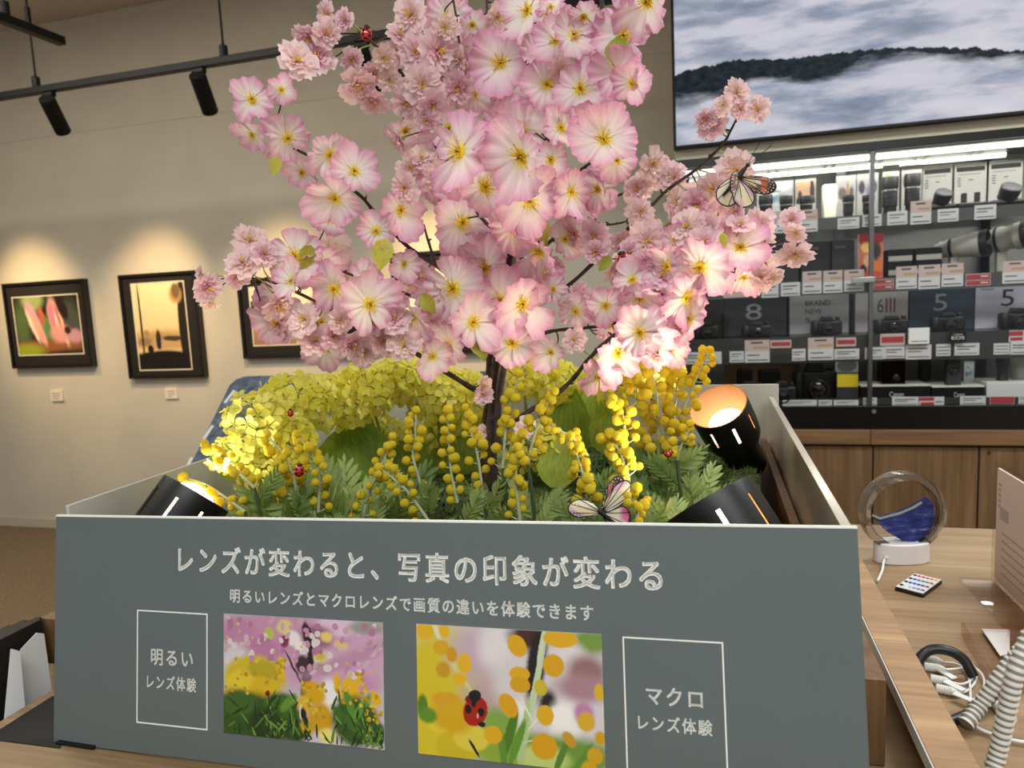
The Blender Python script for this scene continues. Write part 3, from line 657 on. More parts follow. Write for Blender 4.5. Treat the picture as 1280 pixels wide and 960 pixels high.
for name_, y_, e_ in (('case_light', YC+.05, 8), ('case_light', YC+yb-.04, 1.2)):
    ld = bpy.data.lights.new(name_, 'AREA'); ld.shape = 'RECTANGLE'; ld.size = 1.9; ld.size_y = .03; ld.energy = e_; ld.color = s2l((255,252,244))
    lo = bpy.data.objects.new(name_, ld); COL.objects.link(lo); W = Matrix.Translation(((xl+xr)/2, y_, ztop-.075)); place(lo, W, None); lo.parent = case; lo.matrix_basis = WM[case.name].inverted() @ W
# shelves
SF = .03
def shelfz(x, y): return Y_(x, y, SF).z
SHZ = {'A': shelfz(1198,260), 'B': shelfz(1207,342), 'C': shelfz(1180,415), 'D': shelfz(1200,495)}
for k in 'ABC':
    z = SHZ[k]
    sh = MB().box((xl+.012, YC+SF, z-.008), (xr-.01, YC+DEPTH-.02, z)).build('glass_shelf', m_shelfglass, case)
    hgt = {'A': .05, 'B': .06, 'C': .115}[k]
    MB().box((xl+.012, YC+SF-.004, z-hgt), (xr-.01, YC+SF, z-.001)).build('shelf_rail', mat('rail_grey', (96,98,98), .4, .5) if k != 'C' else mat('rail_dark', (52,53,54), .5), case)
for x, y in ((1230,300), (960,320), (1050,300), (1225,460)):
    a = Y_(x, y, DEPTH-.03); MB().box((a.x-.02, YC+DEPTH-.045, zbase1), (a.x+.02, YC+DEPTH-.02, ztop-.04)).build('shelf_upright', m_alu2, case)
MB().box((xl+.03, YC+SF-.004, zbase1+.002), (xr-.01, YC+SF, zbase1+.03)).build('shelf_rail', mat('rail_dark', (52,53,54), .5), case)
# fascia, worktop and cabinets
wt = MB().box((xl-.005, YC-.02, zw0), (xp, YC+DEPTH, zw1)).build('worktop', m_oakrail, bevel=.002); tag(wt, 'left length of the wooden worktop under the glass case, behind the box', 'worktop')
wt = MB().box((xp+.002, YC-.02, zw0), (xr, YC+DEPTH, zw1)).build('worktop', m_oakrail, bevel=.002); tag(wt, 'right length of the wooden worktop under the glass case', 'worktop')
xs = [xl, Y_(1091,600).x, Y_(1223,600).x, xr]
labs = ['wooden cabinet under the case, partly hidden by the flower box', 'wooden cabinet under the case, behind the blue sand picture', 'wooden cabinet under the case, behind the acrylic sign holder']
for i in range(3):
    a, b = xs[i]+.001, xs[i+1]-.001
    th = thing('wooden_cabinet', ((a+b)/2, YC+.2, 0), labs[i], 'cabinet', 'wooden cabinets under the glass case')
    MB().box((a, YC+.02, .06), (b, YC+DEPTH, zw0-.008)).build('carcass', m_oakdoor, th)
    MB().box((a+.003, YC, .08), (b-.003, YC+.02, zw0-.014)).build('door', m_oakdoor, th, bevel=.0015)
    MB().box((a, YC+.05, 0), (b, YC+.3, .06)).build('toe_kick', m_case, th)
    if i == 2:
        pk = Y_(1236,566); MB().lathe([(0,-.003),(.006,-.003),(.006,0)], mtx((pk.x, YC, pk.z), (0,1,0)), 12).build('lock', mat('lock_dark', (50,34,22), .4), th)
fas = MB().box((xl, YC-.01, ztop+.004), (xr, YW-.002, ztop+.75)).build('fascia_board', mat('fascia', (196,190,170), .6), bevel=.002)
tag(fas, 'pale beige fascia board above the glass case, carrying the screen', 'board')
# wall screen
tvx0 = Y_(838,0,-.05).x; tvz0 = Y_(1000,170.6,-.05).z; tv = thing('wall_screen', (1.2, YC-.05, tvz0), 'large wall screen showing a dark ridge in white mist', 'screen')
tvx0 = Y_(840,90,-.06).x; tvx1 = tvx0+2.05; tvz1 = tvz0+1.15
MB().box((tvx0, YC-.055, tvz0), (tvx1, YC-.0105, tvz1)).build('casing', m_black, tv, bevel=.002)
t = NT('screen_picture'); b = t.b
tc = t.n('ShaderNodeTexCoord'); sp = t.n('ShaderNodeSeparateXYZ'); t.l(tc.outputs['UV'], sp.inputs[0]); X, Yv = sp.outputs[0], sp.outputs[1]
def mp(scale, loc=(0,0,0), rot=0):
    n_ = t.n('ShaderNodeMapping'); t.l(tc.outputs['UV'], n_.inputs[0]); n_.inputs['Scale'].default_value = scale; n_.inputs['Location'].default_value = loc; n_.inputs['Rotation'].default_value = (0,0,rot); return n_.outputs[0]
cl = t.noise(mp((2.6, 5.5, 1), (0,.3,0), .35), 1.6, 7, .55)
c = t.ramp(cl, [(.28, (106,122,146)), (.42, (158,166,186)), (.53, (210,210,222)), (.7, (228,226,234))])
def curve(x, pts):
    n_ = t.n('ShaderNodeFloatCurve'); t.l(x, n_.inputs['Value']); c_ = n_.mapping.curves[0]
    while len(c_.points) < len(pts): c_.points.new(.5, .5)
    for p_, (a_, b_) in zip(c_.points, pts): p_.location = (a_, b_)
    n_.mapping.update(); return n_.outputs[0]
n2 = t.noise(mp((1, .15, 1)), 55, 5, .6); n3 = t.noise(mp((1, 1.6, 1), (3,1,0)), 7, 6, .6)
top_ = t.math('MULTIPLY_ADD', t.math('SUBTRACT', n2, .5), .045, curve(X, [(0,.262),(.06,.28),(.15,.282),(.25,.268),(.39,.262),(.53,.232),(.64,.196),(1,.15)]))
bot_ = t.math('MULTIPLY_ADD', t.math('SUBTRACT', n3, .5), .16, curve(X, [(0,.165),(.1,.17),(.18,.21),(.28,.172),(.36,.21),(.45,.226),(.53,.2),(.64,.16),(1,.12)]))
mt = t.math('MULTIPLY', t.math('SUBTRACT', top_, Yv), 260.0, clamp=True)
mb_ = t.math('MULTIPLY_ADD', t.math('SUBTRACT', Yv, bot_), 26.0, .5, clamp=True)
dark = t.ramp(t.noise(mp((1,1,1)), 60, 4), [(.35, (12,22,28)), (.65, (34,48,56))])
c = t.mix(t.math('MULTIPLY', t.math('MULTIPLY', mt, mb_), .995), c, dark)
t.l(c, b.inputs['Emission Color']); b.inputs['Emission Strength'].default_value = .86; b.inputs['Base Color'].default_value = (.004,.004,.004,1); b.inputs['Roughness'].default_value = .6; b.inputs['Specular IOR Level'].default_value = .1
m_screen = t.m
MB().quad((tvx0+.012, YC-.0555, tvz0+.012), (tvx1-.012, YC-.0555, tvz0+.012), (tvx1-.012, YC-.0555, tvz1-.012), (tvx0+.012, YC-.0555, tvz1-.012)).build('display', m_screen, tv)
# ------------------------------------------------------------------ goods in the case
m_tagw = mat('tag_white', (222,224,226), .6); m_tagpink = mat('tag_pink', (212,192,188), .6); m_tagred = mat('tag_red', (180,60,66), .6); m_ink = mat('tag_ink', (86,86,90), .7); m_cam = mat('camera_black', (20,20,21), .5, bump=.1, bscale=800, bdist=.0005); m_cam2 = mat('camera_grey', (52,53,56), .5)
m_lensglass = mat('lens_glass', (16,18,26), .06, coat=1.0); m_lensbarrel = mat('lens_barrel', (17,17,18), .45); m_ring = mat('lens_ring_silver', (150,150,150), .3, .8); m_telewhite = mat('telephoto_white', (186,184,176), .5)
m_printwhite = mat('print_white', (226,226,226), .6); m_printdark = mat('print_dark', (40,40,42), .6); m_acry = glass('acrylic_smoke', (120,120,124), alpha=.7)
tag_n = {}
def price_tag(x0, y0, x1, y1, style, lab, name='price_tag', off=-.006):
    a = Y_(x0, (y0+y1)/2, SF+off); b = Y_(x1, (y0+y1)/2, SF+off); zt_ = Y_((x0+x1)/2, y0, SF+off).z; zb_ = Y_((x0+x1)/2, y1, SF+off).z
    y = YC+SF+off; w, h = b.x-a.x, zt_-zb_
    m = MB(); m.box((a.x, y-.0015, zb_), (b.x, y, zt_))
    def bar(u0, v0, u1, v1, mi):
        tag_n['k'] = tag_n.get('k', 0)+1; m.mat = mi; m.box((a.x+w*u0, y-.0017-.0002*(tag_n['k'] % 8 if style != 'tall' else 0)-(.0003 if mi in (1,3,4) else 0), zb_+h*v0), (a.x+w*u1, y-.0014, zb_+h*v1))
    if style == 'w':
        bar(.1,.7,.85,.78,1); bar(.1,.5,.6,.56,1); bar(.1,.14,.92,.2,1)
    elif style == 'tall':
        bar(0,.5,1,1,2); bar(.25,.84,.72,.92,1); bar(.35,.6,.95,.7,4); bar(.1,.3,.6,.35,1); bar(.1,.08,.92,.13,1)
    elif style == 'pink':
        bar(0,.0,1,1,2); bar(.06,.25,.94,.75,3)
    elif style == 'red':
        bar(.02,.08,.98,.92,3); bar(.08,.4,.5,.62,0); bar(.6,.4,.9,.62,0)
    elif style == 'halfred':
        bar(.0,.55,.6,.95,3); bar(.06,.1,.6,.4,3); bar(.66,.4,.95,.5,1)
    elif style == 'grid':
        for k in range(3): bar(.08,.16+.28*k,.92,.22+.28*k,1)
    else: bar(.1,.4,.9,.5,1)
    o = m.build(name, [m_tagw, m_ink, m_tagpink, m_tagred, mat('tag_orange', (196,164,120), .6)], smooth=0)
    return tag(o, lab, 'price tag', 'price tags on the case shelves')
T = [
 # top shelf
 (969,263,996,291,'tall','tall price tag on the top shelf, leftmost of the pair right of the blossoms'), (997,262,1022,290,'tall','tall price tag on the top shelf, second of the pair right of the blossoms'),
 (1047,272,1074,286,'w','small white price tag on the top shelf, just left of the glass door edge'), (1078,268,1102,283,'w','white price tag crossed by the glass door edge on the top shelf'),
 (1109,264,1134,281,'w','white price tag under the first black lens right of the door edge'), (1138,251,1164,280,'tall','tall price tag in front of the second black lens on the top shelf'),
 (1172,261,1198,277,'w','white price tag under the camera with a tilted round lens'), (1218,256,1245,274,'w','white price tag on the top shelf, last before the right picture edge'),
 # second shelf
 (904,358,933,372,'pink','pale pink price tag on the second shelf, under the lower blossoms'), (952,354,973,372,'w','white price tag on the second shelf, left of the middle gap'), (976,353,1000,370,'w','white price tag on the second shelf, second right of the pink one'),
 (1003,339,1027,367,'tall','tall price tag on the second shelf, first of the three below dark goods'), (1029,338,1053,366,'tall','tall price tag on the second shelf, middle of the three below dark goods'), (1055,337,1080,364,'tall','tall price tag on the second shelf beside the metal clip'),
 (1120,333,1146,361,'tall','tall price tag below the left stack of lens boxes'), (1148,331,1175,361,'tall','tall price tag with glare below the right stack of lens boxes'), (1177,329,1204,358,'tall','tall price tag below the narrow end of the white telephoto lens'),
 (1207,342,1238,349,'red','upper of two red price strips below the telephoto lens hood'), (1207,350,1238,357,'red','lower of two red price strips below the telephoto lens hood'), (1253,326,1284,354,'tall','tall price tag on the second shelf at the right picture edge'),
 (1092,349,1117,355,'red','upper of two red price strips beside the metal door clip'), (1092,356,1117,362,'red','lower of two red price strips beside the metal door clip'),
 # third shelf
 (855,440,902,455,'w','wide white price tag on the third shelf beside the mimosa tip'), (912,439,930,453,'w','narrow white price tag on the third shelf, left of the black numbered box'), (931,425,962,453,'tall','tall price tag under the camera before the black numbered box'),
 (963,425,989,435,'pink','pink price slip on the third shelf below the black numbered box'), (990,436,1007,451,'w','small white price tag between two tall tags on the third shelf'), (1010,422,1042,450,'tall','tall price tag under the grey worded box'),
 (1045,422,1070,433,'pink','pink price slip with white sheen under the grey worded box'), (1043,436,1074,449,'w','white price tag below the pink slip with sheen'), (1081,434,1105,449,'w','white price tag crossed by the door edge on the third shelf'), (1105,433,1131,448,'w','white price tag below the upright pink card on the third shelf'),
 (1100,417,1131,432,'pink','pink price card under the camera before the grey box with red strokes'), (1132,431,1164,449,'w','white price tag below the small white card stand'), (1170,430,1188,445,'grid','small price tag with three lines left of the black name sign'),
 (1193,429,1224,444,'w','white price tag below the black name sign'), (1242,429,1262,443,'grid','small price tag with three lines under the pale numbered box'), (1263,427,1290,443,'w','white price tag on the third shelf at the right picture edge'), (1261,413,1290,427,'halfred','red and white price card at right end of the third shelf'),
 # bottom
 (978,500,1021,509,'w','wide price tag on the bottom rail below the big black camera'), (1023,500,1040,509,'w','short price tag on the bottom rail, middle of the left three'), (1042,500,1073,508,'w','price tag on the bottom rail under the yellow pack'),
 (1079,497,1096,507,'w','price tag on the bottom rail at the glass door edge'), (1115,496,1148,507,'w','price tag on the bottom rail below the left dark plinth'), (1149,496,1180,507,'halfred','red printed price tag on the bottom rail between the dark plinths'),
 (1200,495,1232,506,'w','price tag on the bottom rail below the right dark plinth'), (1237,495,1268,505,'red','red price strip on the bottom rail below the white plinth'), (1273,494,1290,505,'w','price tag on the bottom rail at the right picture edge'),
]
for q in T: price_tag(*q)
o = MB(); 
def cardbox(x0, y0, x1, y1, off, dep, name, lab, cat, mats, fn=None, z0=None, group=None, bevel=.001):
    """upright box or card whose front face fills the given patch, standing at shelf depth off"""
    a = Y_(x0, (y0+y1)/2, off); b = Y_(x1, (y0+y1)/2, off); zt_ = Y_((x0+x1)/2, y0, off).z; zb_ = z0 if z0 is not None else Y_((x0+x1)/2, y1, off).z
    y = YC+off
    th = thing(name, ((a.x+b.x)/2, y, zb_), lab, cat, group)
    o = MB().box((a.x, y, zb_), (b.x, y+dep, zt_)).build('body', mats, th, bevel=bevel)
    if fn: fn(th, Matrix(((1,0,0,a.x),(0,0,-1,y),(0,1,0,zb_),(0,0,0,1))), b.x-a.x, zt_-zb_)
    return th
def put_text(th, M, body, u, v, w, h, m, name='print'):
    mb = text_mb(body, M @ Matrix.Translation((u, v, 0)), w, h, depth=.0012)
    mb.build(name, m, th, smooth=0)
def rects(th, M, L, m, name='print'):
    mb = MB()
    for (u0,v0,u1,v1) in L: mb.box((u0,v0,.0), (u1,v1,.0010), M)
    mb.build(name, m, th, smooth=0)
# header cards behind the top shelf
BK = DEPTH-.06
def spec_card(th, M, w, h):
    rects(th, M, [(.06*w,.84*h,.94*w,.93*h)], m_printdark, 'header_bar'); rects(th, M, [(.1*w,.55*h,.2*w,.57*h),(.1*w,.6*h,.2*w,.62*h),(.1*w,.65*h,.2*w,.67*h),(.1*w,.7*h,.2*w,.72*h),(.45*w,.66*h,.58*w,.68*h),(.1*w,.78*h,.8*w,.79*h)], m_ink, 'fine_print')
    mb = MB(); mb.lathe([(.2*w,.0),(.2*w,.001),(.23*w,.001),(.23*w,.0)], M @ Matrix.Translation((.5*w,.32*h,0)), 24); mb.build('ring_print', mat('print_grey', (190,190,188), .6), th)
zA = SHZ['A']+.0008
m_card = mat('card_bright', (200,200,194), .6)
for x0,y0,x1,y1,lab in ((1153,207,1190,262,'white printed card with dark header behind the tilted lens camera'), (1193,204,1233,258,'white printed card with dark header behind the two-post flash'), (1236,200,1278,256,'white printed card with dark header at the right picture edge')):
    cardbox(x0,y0,x1,y1,BK-.03,.004,'printed_card',lab,'card',m_card,spec_card,z0=zA,group='white printed cards on the top shelf')
pcl = [picture('card_sea', (216,222,226), [(.3,.3,.4,.2,20,.4,(110,140,180)),(.6,.6,.4,.1,30,.4,(240,244,246)),(.7,.3,.2,.2,0,.5,(150,180,170)),(.4,.7,.3,.06,-20,.4,(130,170,160))], warp=.1),
       picture('card_dusk', (222,180,140), [(.5,.1,.7,.2,0,.2,(30,24,22)),(.2,.3,.12,.3,0,.2,(34,26,24)),(.85,.5,.12,.6,0,.2,(40,30,28))], warp=.1),
       picture('card_room', (214,210,206), [(.3,.4,.25,.3,0,.3,(120,110,110)),(.6,.5,.06,.5,0,.3,(196,140,70)),(.8,.4,.12,.3,0,.4,(90,90,100))], warp=.1),
       picture('card_grey', (205,200,206), [(.2,.6,.16,.3,0,.3,(60,60,80)),(.6,.4,.2,.3,0,.4,(150,140,170)),(.85,.6,.12,.3,0,.3,(90,80,96))], warp=.1),
       picture('card_leaf', (214,220,206), [(.3,.6,.3,.3,20,.4,(150,200,90)),(.7,.3,.3,.2,0,.4,(230,230,224))], warp=.1)]
for x0,y0,x1,y1,k,lab in ((946,222,992,264,0,'white card with a blue sea picture behind small lenses'), (994,219,1020,264,1,'white card with a small dusk picture behind a black lens'), (1045,219,1070,262,2,'white card with a small orange framed picture on the top shelf'), (1071,216,1098,260,3,'white card with small grey pictures beside the door edge'), (1103,206,1124,258,4,'white card with green leaf print behind the first tall lens'), (1127,206,1152,256,3,'white card behind the second tall lens')):
    def fn(th, M, w, h, k=k):
        q = [M @ Vector(p) for p in ((.05*w,.42*h,.001),(.95*w,.42*h,.001),(.95*w,.88*h,.001),(.05*w,.88*h,.001))]
        MB().quad(*q).build('print', pcl[k], th)
    cardbox(x0,y0,x1,y1,BK-.05,.004,'printed_card',lab,'card',m_card,fn,z0=zA,group='white printed cards on the top shelf')
cardbox(1029,230,1047,268,.12,.05,'white_pillar_box','cream upright box between picture cards on the top shelf','box',mat('cream_box',(226,228,204),.5),None,z0=zA,bevel=.006)
# lenses standing upright
def lens_up(x0, y0, x1, y1, off, lab, z0, ribs=4, mats=None, name='camera_lens'):
    a = Y_(x0, y1, off); b = Y_(x1, y1, off); zt_ = Y_((x0+x1)/2, y0, off).z; R = (b.x-a.x)/2; H = zt_-z0; c = ((a.x+b.x)/2, YC+off+R, z0)
    th = thing(name, c, lab, 'camera lens', 'upright black lenses on the top shelf')
    prof = [(R*.7,0),(R*.72,.01*H)]
    prof += [(R*.8,.08*H),(R*.8,.2*H)]
    for k in range(ribs):
        z = .22+.1*k; prof += [(R*.93,z*H),(R*.93,(z+.06)*H),(R*.88,(z+.065)*H),(R*.88,(z+.095)*H)]
    prof += [(R*.9,.66*H),(R,.72*H),(R,.97*H),(R*.97,H),(R*.86,H),(R*.84,.9*H)]
    M = Matrix.Translation(c)
    MB().lathe(prof, M, 24, cap0=True).build('barrel', m_lensbarrel, th)
    MB().lathe([(0,.92*H),(R*.5,.915*H),(R*.84,.89*H)], M, 24).build('front_glass', m_lensglass, th, smooth=180)
    MB().lathe([(R*.945,.62*H),(R*.95,.625*H),(R*.95,.65*H),(R*.945,.655*H)], M, 24).build('ring', m_ring, th)
    return th
for x0,y0,x1,y1,lab in ((949,243,967,275,'short black lens on the top shelf, first from the butterfly'), (975,244,992,272,'short black lens on the top shelf, second from the butterfly'), (1000,244,1018,270,'short black lens in front of the dusk picture card'),
   (1054,243,1069,262,'very small black lens under the orange framed picture'), (1079,243,1095,260,'very small black lens beside the glass door edge'), (1104,220,1125,258,'tall black lens just right of the glass door edge'), (1132,216,1153,256,'tall black lens behind the tall price tag')):
    lens_up(x0,y0,x1,y1,.09,lab,zA, ribs=5 if y1-y0 > 35 else 2)
# cameras
def camera(x0, y0, x1, y1, off, lab, z0, lens='front', hump=True, mats=None, group='black cameras in the glass case', tilt=0.0, grip=True):
    a = Y_(x0, y1, off); b = Y_(x1, y1, off); zt_ = Y_((x0+x1)/2, y0, off).z; W_ = b.x-a.x; H = zt_-z0; D = max(.035, W_*.32); y = YC+off
    th = thing('camera', ((a.x+b.x)/2, y, z0), lab, 'camera', group); mm = mats or m_cam
    hb = H*(.76 if hump else .95); cx = (a.x+b.x)/2
    m = MB(); m.box((a.x, y, z0), (b.x, y+D, z0+hb)); m.build('body', mm, th, bevel=min(.012, H*.12), seg=3)
    if grip: 
        MB().lathe([(D*.32,0),(D*.42,.1*hb),(D*.42,.85*hb),(D*.3,hb*.98)], Matrix.Translation((a.x+D*.42, y+D*.1, z0)), 14, True, True).build('grip', mm, th)
    if hump:
        pts = [(-.24*W_,0),(.24*W_,0),(.15*W_,H-hb),(-.15*W_,H-hb)]
        MB().prism(pts, Matrix(((1,0,0,cx),(0,0,-1,y+D*.8),(0,1,0,z0+hb-.002),(0,0,0,1))), 0, D*.9).build('viewfinder_hump', mm, th, bevel=.004)
        MB().lathe([(.07*W_,0),(.075*W_,.002),(.075*W_,.012),(.065*W_,.014)], Matrix.Translation((b.x-.14*W_, y+D*.5, z0+hb)), 14, cap1=True).build('dial', mm, th)
    R = min(hb*.42, W_*.24); L = D*(1.0 if lens == 'front' else 1.7)
    c = Vector((cx+.03*W_, y, z0+hb*.48)); M = mtx(c, (0,-1,tilt))
    MB().lathe([(R,0),(R*1.02,.004),(R*.9,.008),(R*.9,L*.3),(R*.96,L*.34),(R*.96,L*.7),(R*.9,L*.72),(R*.93,L),(R*.8,L),(R*.72,L*.9)], M, 24).build('lens', m_lensbarrel, th)
    MB().lathe([(0,L*.95),(R*.4,L*.93),(R*.74,L*.88)], M, 24).build('lens_glass', m_lensglass, th, smooth=180)
    return th
zB, zC, zD = SHZ['B']+.0008, SHZ['C']+.0008, zbase1+.001
# tilted round lens camera, flash, second one
def round_cam(x0,y0,x1,y1,lab):
    a = Y_(x0,y1,.06); b = Y_(x1,y1,.06); zt_ = Y_((x0+x1)/2,y0,.06).z; W_ = b.x-a.x; H = zt_-zA; cx = (a.x+b.x)/2; y = YC+.1
    th = thing('camera', (cx, y, zA), lab, 'camera', 'cameras with round lenses on the top shelf')
    MB().box((a.x-.02, y-.03, zA), (b.x+.02, y+.05, zA+H*.3)).build('body', m_cam, th, bevel=.012, seg=3)
    M = mtx((cx, y, zA+H*.25), (.12,-.6,.8)); R = W_*.42; M.translation = Vector((cx, y, zA+R*.62+.006))
    MB().lathe([(R*.95,0),(R*.95,H*.25),(R,H*.3),(R,H*.62),(R*.9,H*.66),(0,H*.66)], M, 28).build('lens', m_lensbarrel, th)
    MB().lathe([(0,H*.67),(R*.86,H*.662)], M, 28).build('lens_cap', mat('cap_grey', (60,61,66), .4), th)
round_cam(1165,235,1192,260,'camera with tilted round lens cap beside the tall tag on the top shelf')
round_cam(1247,229,1279,256,'camera with tilted round lens cap at the right picture edge')
a = Y_(1196,256,.07); b = Y_(1234,256,.07); H = Y_(1215,240,.07).z-zA
th = thing('flash_unit', ((a.x+b.x)/2, YC+.07, zA), 'low black flash bracket with two upright posts on the top shelf', 'flash')
MB().box((a.x,YC+.06,zA),(b.x,YC+.12,zA+.35*H)).build('base', m_cam, th, bevel=.006)
for f_ in (.28,.72): MB().box((a.x+(b.x-a.x)*f_-.009,YC+.08,zA+.35*H),(a.x+(b.x-a.x)*f_+.009,YC+.1,zA+H)).build('post', m_cam, th, bevel=.002)
a = Y_(1262,264,-.012)
# second shelf
for x0,y0,x1,y1,k,lab in ((872,318,900,360,0,'tall dark carton on the second shelf behind the blossoms'), (905,312,950,356,1,'square dark carton on the second shelf'), (953,306,998,352,2,'dark carton on the second shelf left of the tall tags'), (1001,302,1038,345,3,'dark carton on the second shelf, above the middle tall tag'), (1040,300,1068,340,4,'narrow dark carton left of the orange magazine')):
    c_ = [(26,26,28),(22,22,24),(30,30,33),(20,20,22),(34,34,36)][k]
    def fn(th, M, w, h): rects(th, M, [(.1*w,.8*h,.6*w,.86*h),(.1*w,.1*h,.3*w,.14*h)], mat('print_mid', (90,90,94), .6))
    cardbox(x0,y0,x1,y1,.14+.02*(k % 2),.14,'dark_carton',lab,'carton',mat('carton_dark_%d' % k, c_, .5),fn,z0=zB,group='dark cartons on the second shelf')
pm = picture('magazine_cover', (206,120,90), [(.5,.9,.6,.14,0,.1,(176,40,60)),(.3,.7,.2,.12,0,.3,(240,200,120)),(.7,.6,.2,.2,0,.3,(50,40,40)),(.4,.4,.2,.14,0,.3,(230,180,150)),(.2,.2,.14,.12,0,.2,(40,30,30)),(.75,.25,.2,.14,0,.3,(230,120,50)),(.5,.08,.5,.08,0,.2,(214,80,60))], warp=.1)
def fn(th, M, w, h):
    q = [M @ Vector(p) for p in ((0,0,.001),(w,0,.001),(w,h,.001),(0,h,.001))]; MB().quad(*q).build('cover', pm, th)
cardbox(1073,292,1104,347,.1,.012,'magazine','orange covered magazine standing behind the glass door edge','magazine',m_printwhite,fn,z0=zB)
for x0,x1,lab in ((1110,1141,'left'),(1145,1178,'right')):
    for k,(ya,yb_) in enumerate(((306,323),(324,341))):
        a = Y_(x0,(ya+yb_)/2,.12); b = Y_(x1,(ya+yb_)/2,.12); hh = .058; z0 = zB+hh*(1-k)
        z0 += .001*(1-k)
        th = thing('lens_carton', ((a.x+b.x)/2, YC+.12, z0), '%s lens carton with a pale band in the %s stack of two' % (('upper','lower')[k], lab), 'carton', 'lens cartons on the second shelf')
        MB().box((a.x,YC+.12,z0),(b.x,YC+.24,z0+hh)).build('body', m_blackmat, th, bevel=.001)
        MB().box((a.x+.002,YC+.1192,z0+.008),(b.x-.002,YC+.12,z0+.03)).build('band', mat('band_pale', (170,170,160), .6), th)
def tele(xa, ya, xb, yb_, r0, r1, lab):
    a = Y_(xa,ya,.12); b = Y_(xb,yb_,.12); a.y += .10; d = (b-a); L = d.length; M = mtx(a, d)
    th = thing('telephoto_lens', (a+b)/2, lab, 'camera lens', 'white telephoto lenses on the second shelf')
    s_ = 3.4/FPX
    R0, R1 = r0*s_, r1*s_
    MB().lathe([(R0*.7,-.02*L),(R0*.8,0),(R0*.8,.06*L),(R0,.08*L),(R0,.2*L),(R0*1.12,.22*L),(R0*1.12,.42*L),(R1*.86,.5*L),(R1*.9,.66*L),(R1,.7*L),(R1,.86*L)], M, 28, cap0=True).build('barrel', m_telewhite, th)
    MB().lathe([(R0*1.13,.26*L),(R0*1.16,.265*L),(R0*1.16,.33*L),(R0*1.13,.335*L)], M, 28).build('focus_ring', m_lensbarrel, th)
    MB().lathe([(R1,.86*L),(R1*1.04,.865*L),(R1*1.06,L),(R1*.95,L),(R1*.9,.9*L),(0,.9*L)], M, 28).build('hood', m_lensbarrel, th)
    p0 = a+d*.35; MB().box((p0.x-.018,p0.y-.015,zB),(p0.x+.018,p0.y+.02,p0.z-R0)).build('tripod_foot', m_telewhite, th, bevel=.004)
tele(1180,312,1236,303,9.5,14,'white telephoto lens pointing right with a black hood, behind tall tags')
tele(1244,301,1288,292,12.5,14.5,'fat white telephoto lens at the right picture edge')
# third shelf: boxes with printed numbers, cameras before them
def bx(x0,y0,x1,y1,col,lab,fn):
    cardbox(x0,y0,x1,y1,.16,.14,'camera_carton',lab,'carton',mat('carton_%d_%d_%d' % col, col, .45),fn,z0=zC,group='printed camera cartons on the third shelf')
bx(862,374,901,424,(34,35,38),'plain dark camera carton at left end of the third shelf',None)
bx(905,372,983,421,(38,39,43),'black camera carton printed with a grey 8',lambda th,M,w,h: put_text(th,M,'8',.35*w,.42*h,.26*w,.42*h,mat('print_lightgrey',(150,150,152),.6),'number_print'))
def fn(th,M,w,h):
    put_text(th,M,'BRAND',.27*w,.74*h,.42*w,.13*h,m_printdark,'word_print'); put_text(th,M,'NEW',.27*w,.52*h,.28*w,.13*h,m_printdark,'word_print'); put_text(th,M,'S',.27*w,.3*h,.08*w,.13*h,m_printdark,'word_print')
bx(987,369,1061,420,(160,160,162),'grey camera carton printed with BRAND NEW in dark letters',fn)
def fn(th,M,w,h):
    put_text(th,M,'6',.42*w,.48*h,.12*w,.36*h,mat('print_grey6',(80,78,80),.6),'number_print')
    rects(th,M,[(.58*w,.48*h,.61*w,.84*h),(.655*w,.48*h,.685*w,.84*h),(.73*w,.48*h,.76*w,.84*h)],mat('print_maroon',(110,50,54),.6),'stroke_print')
bx(1069,365,1135,416,(184,180,184),'grey camera carton printed with a 6 and dark red strokes',fn)
bx(1137,360,1217,414,(52,64,82),'dark blue camera carton printed with a pale 5',lambda th,M,w,h: put_text(th,M,'5',.38*w,.46*h,.21*w,.4*h,mat('print_silver',(158,160,164),.6),'number_print'))
bx(1219,355,1300,412,(196,196,212),'pale lilac camera carton printed with a black 5 at right edge',lambda th,M,w,h: (put_text(th,M,'5',.4*w,.5*h,.2*w,.38*h,m_printdark,'number_print'), put_text(th,M,'Canon',.08*w,.88*h,.2*w,.05*h,m_printdark,'name_print')))
for x0,y0,x1,y1,off,lab in ((868,402,899,426,.07,'small black camera before the plain dark carton'), (928,402,965,424,.07,'black camera in front of the carton with a grey 8'), (1014,395,1053,421,.07,'black camera in front of the grey carton with dark words'), (1093,394,1137,417,.07,'black camera in front of the carton with red strokes'), (1164,390,1207,415,.07,'black camera in front of the dark blue carton'), (1250,384,1294,412,.07,'black camera in front of the pale lilac carton')):
    camera(x0,y0,x1,y1,off,lab,zC)
cardbox(1187,414,1208,427,.005,.004,'name_sign','small black sign with white letters on the third shelf','sign',m_blackmat,lambda th,M,w,h: (put_text(th,M,'EOS',.12*w,.22*h,.76*w,.3*h,m_printwhite,'lettering'), put_text(th,M,'Canon',.25*w,.62*h,.5*w,.16*h,m_printwhite,'lettering')))
cardbox(1136,410,1162,430,.0,.02,'white_card_stand','small white folded card stand left of the dark blue carton','card stand',m_tagw,lambda th,M,w,h: rects(th,M,[(.12*w,.15*h,.9*w,.2*h)],m_ink),z0=None)
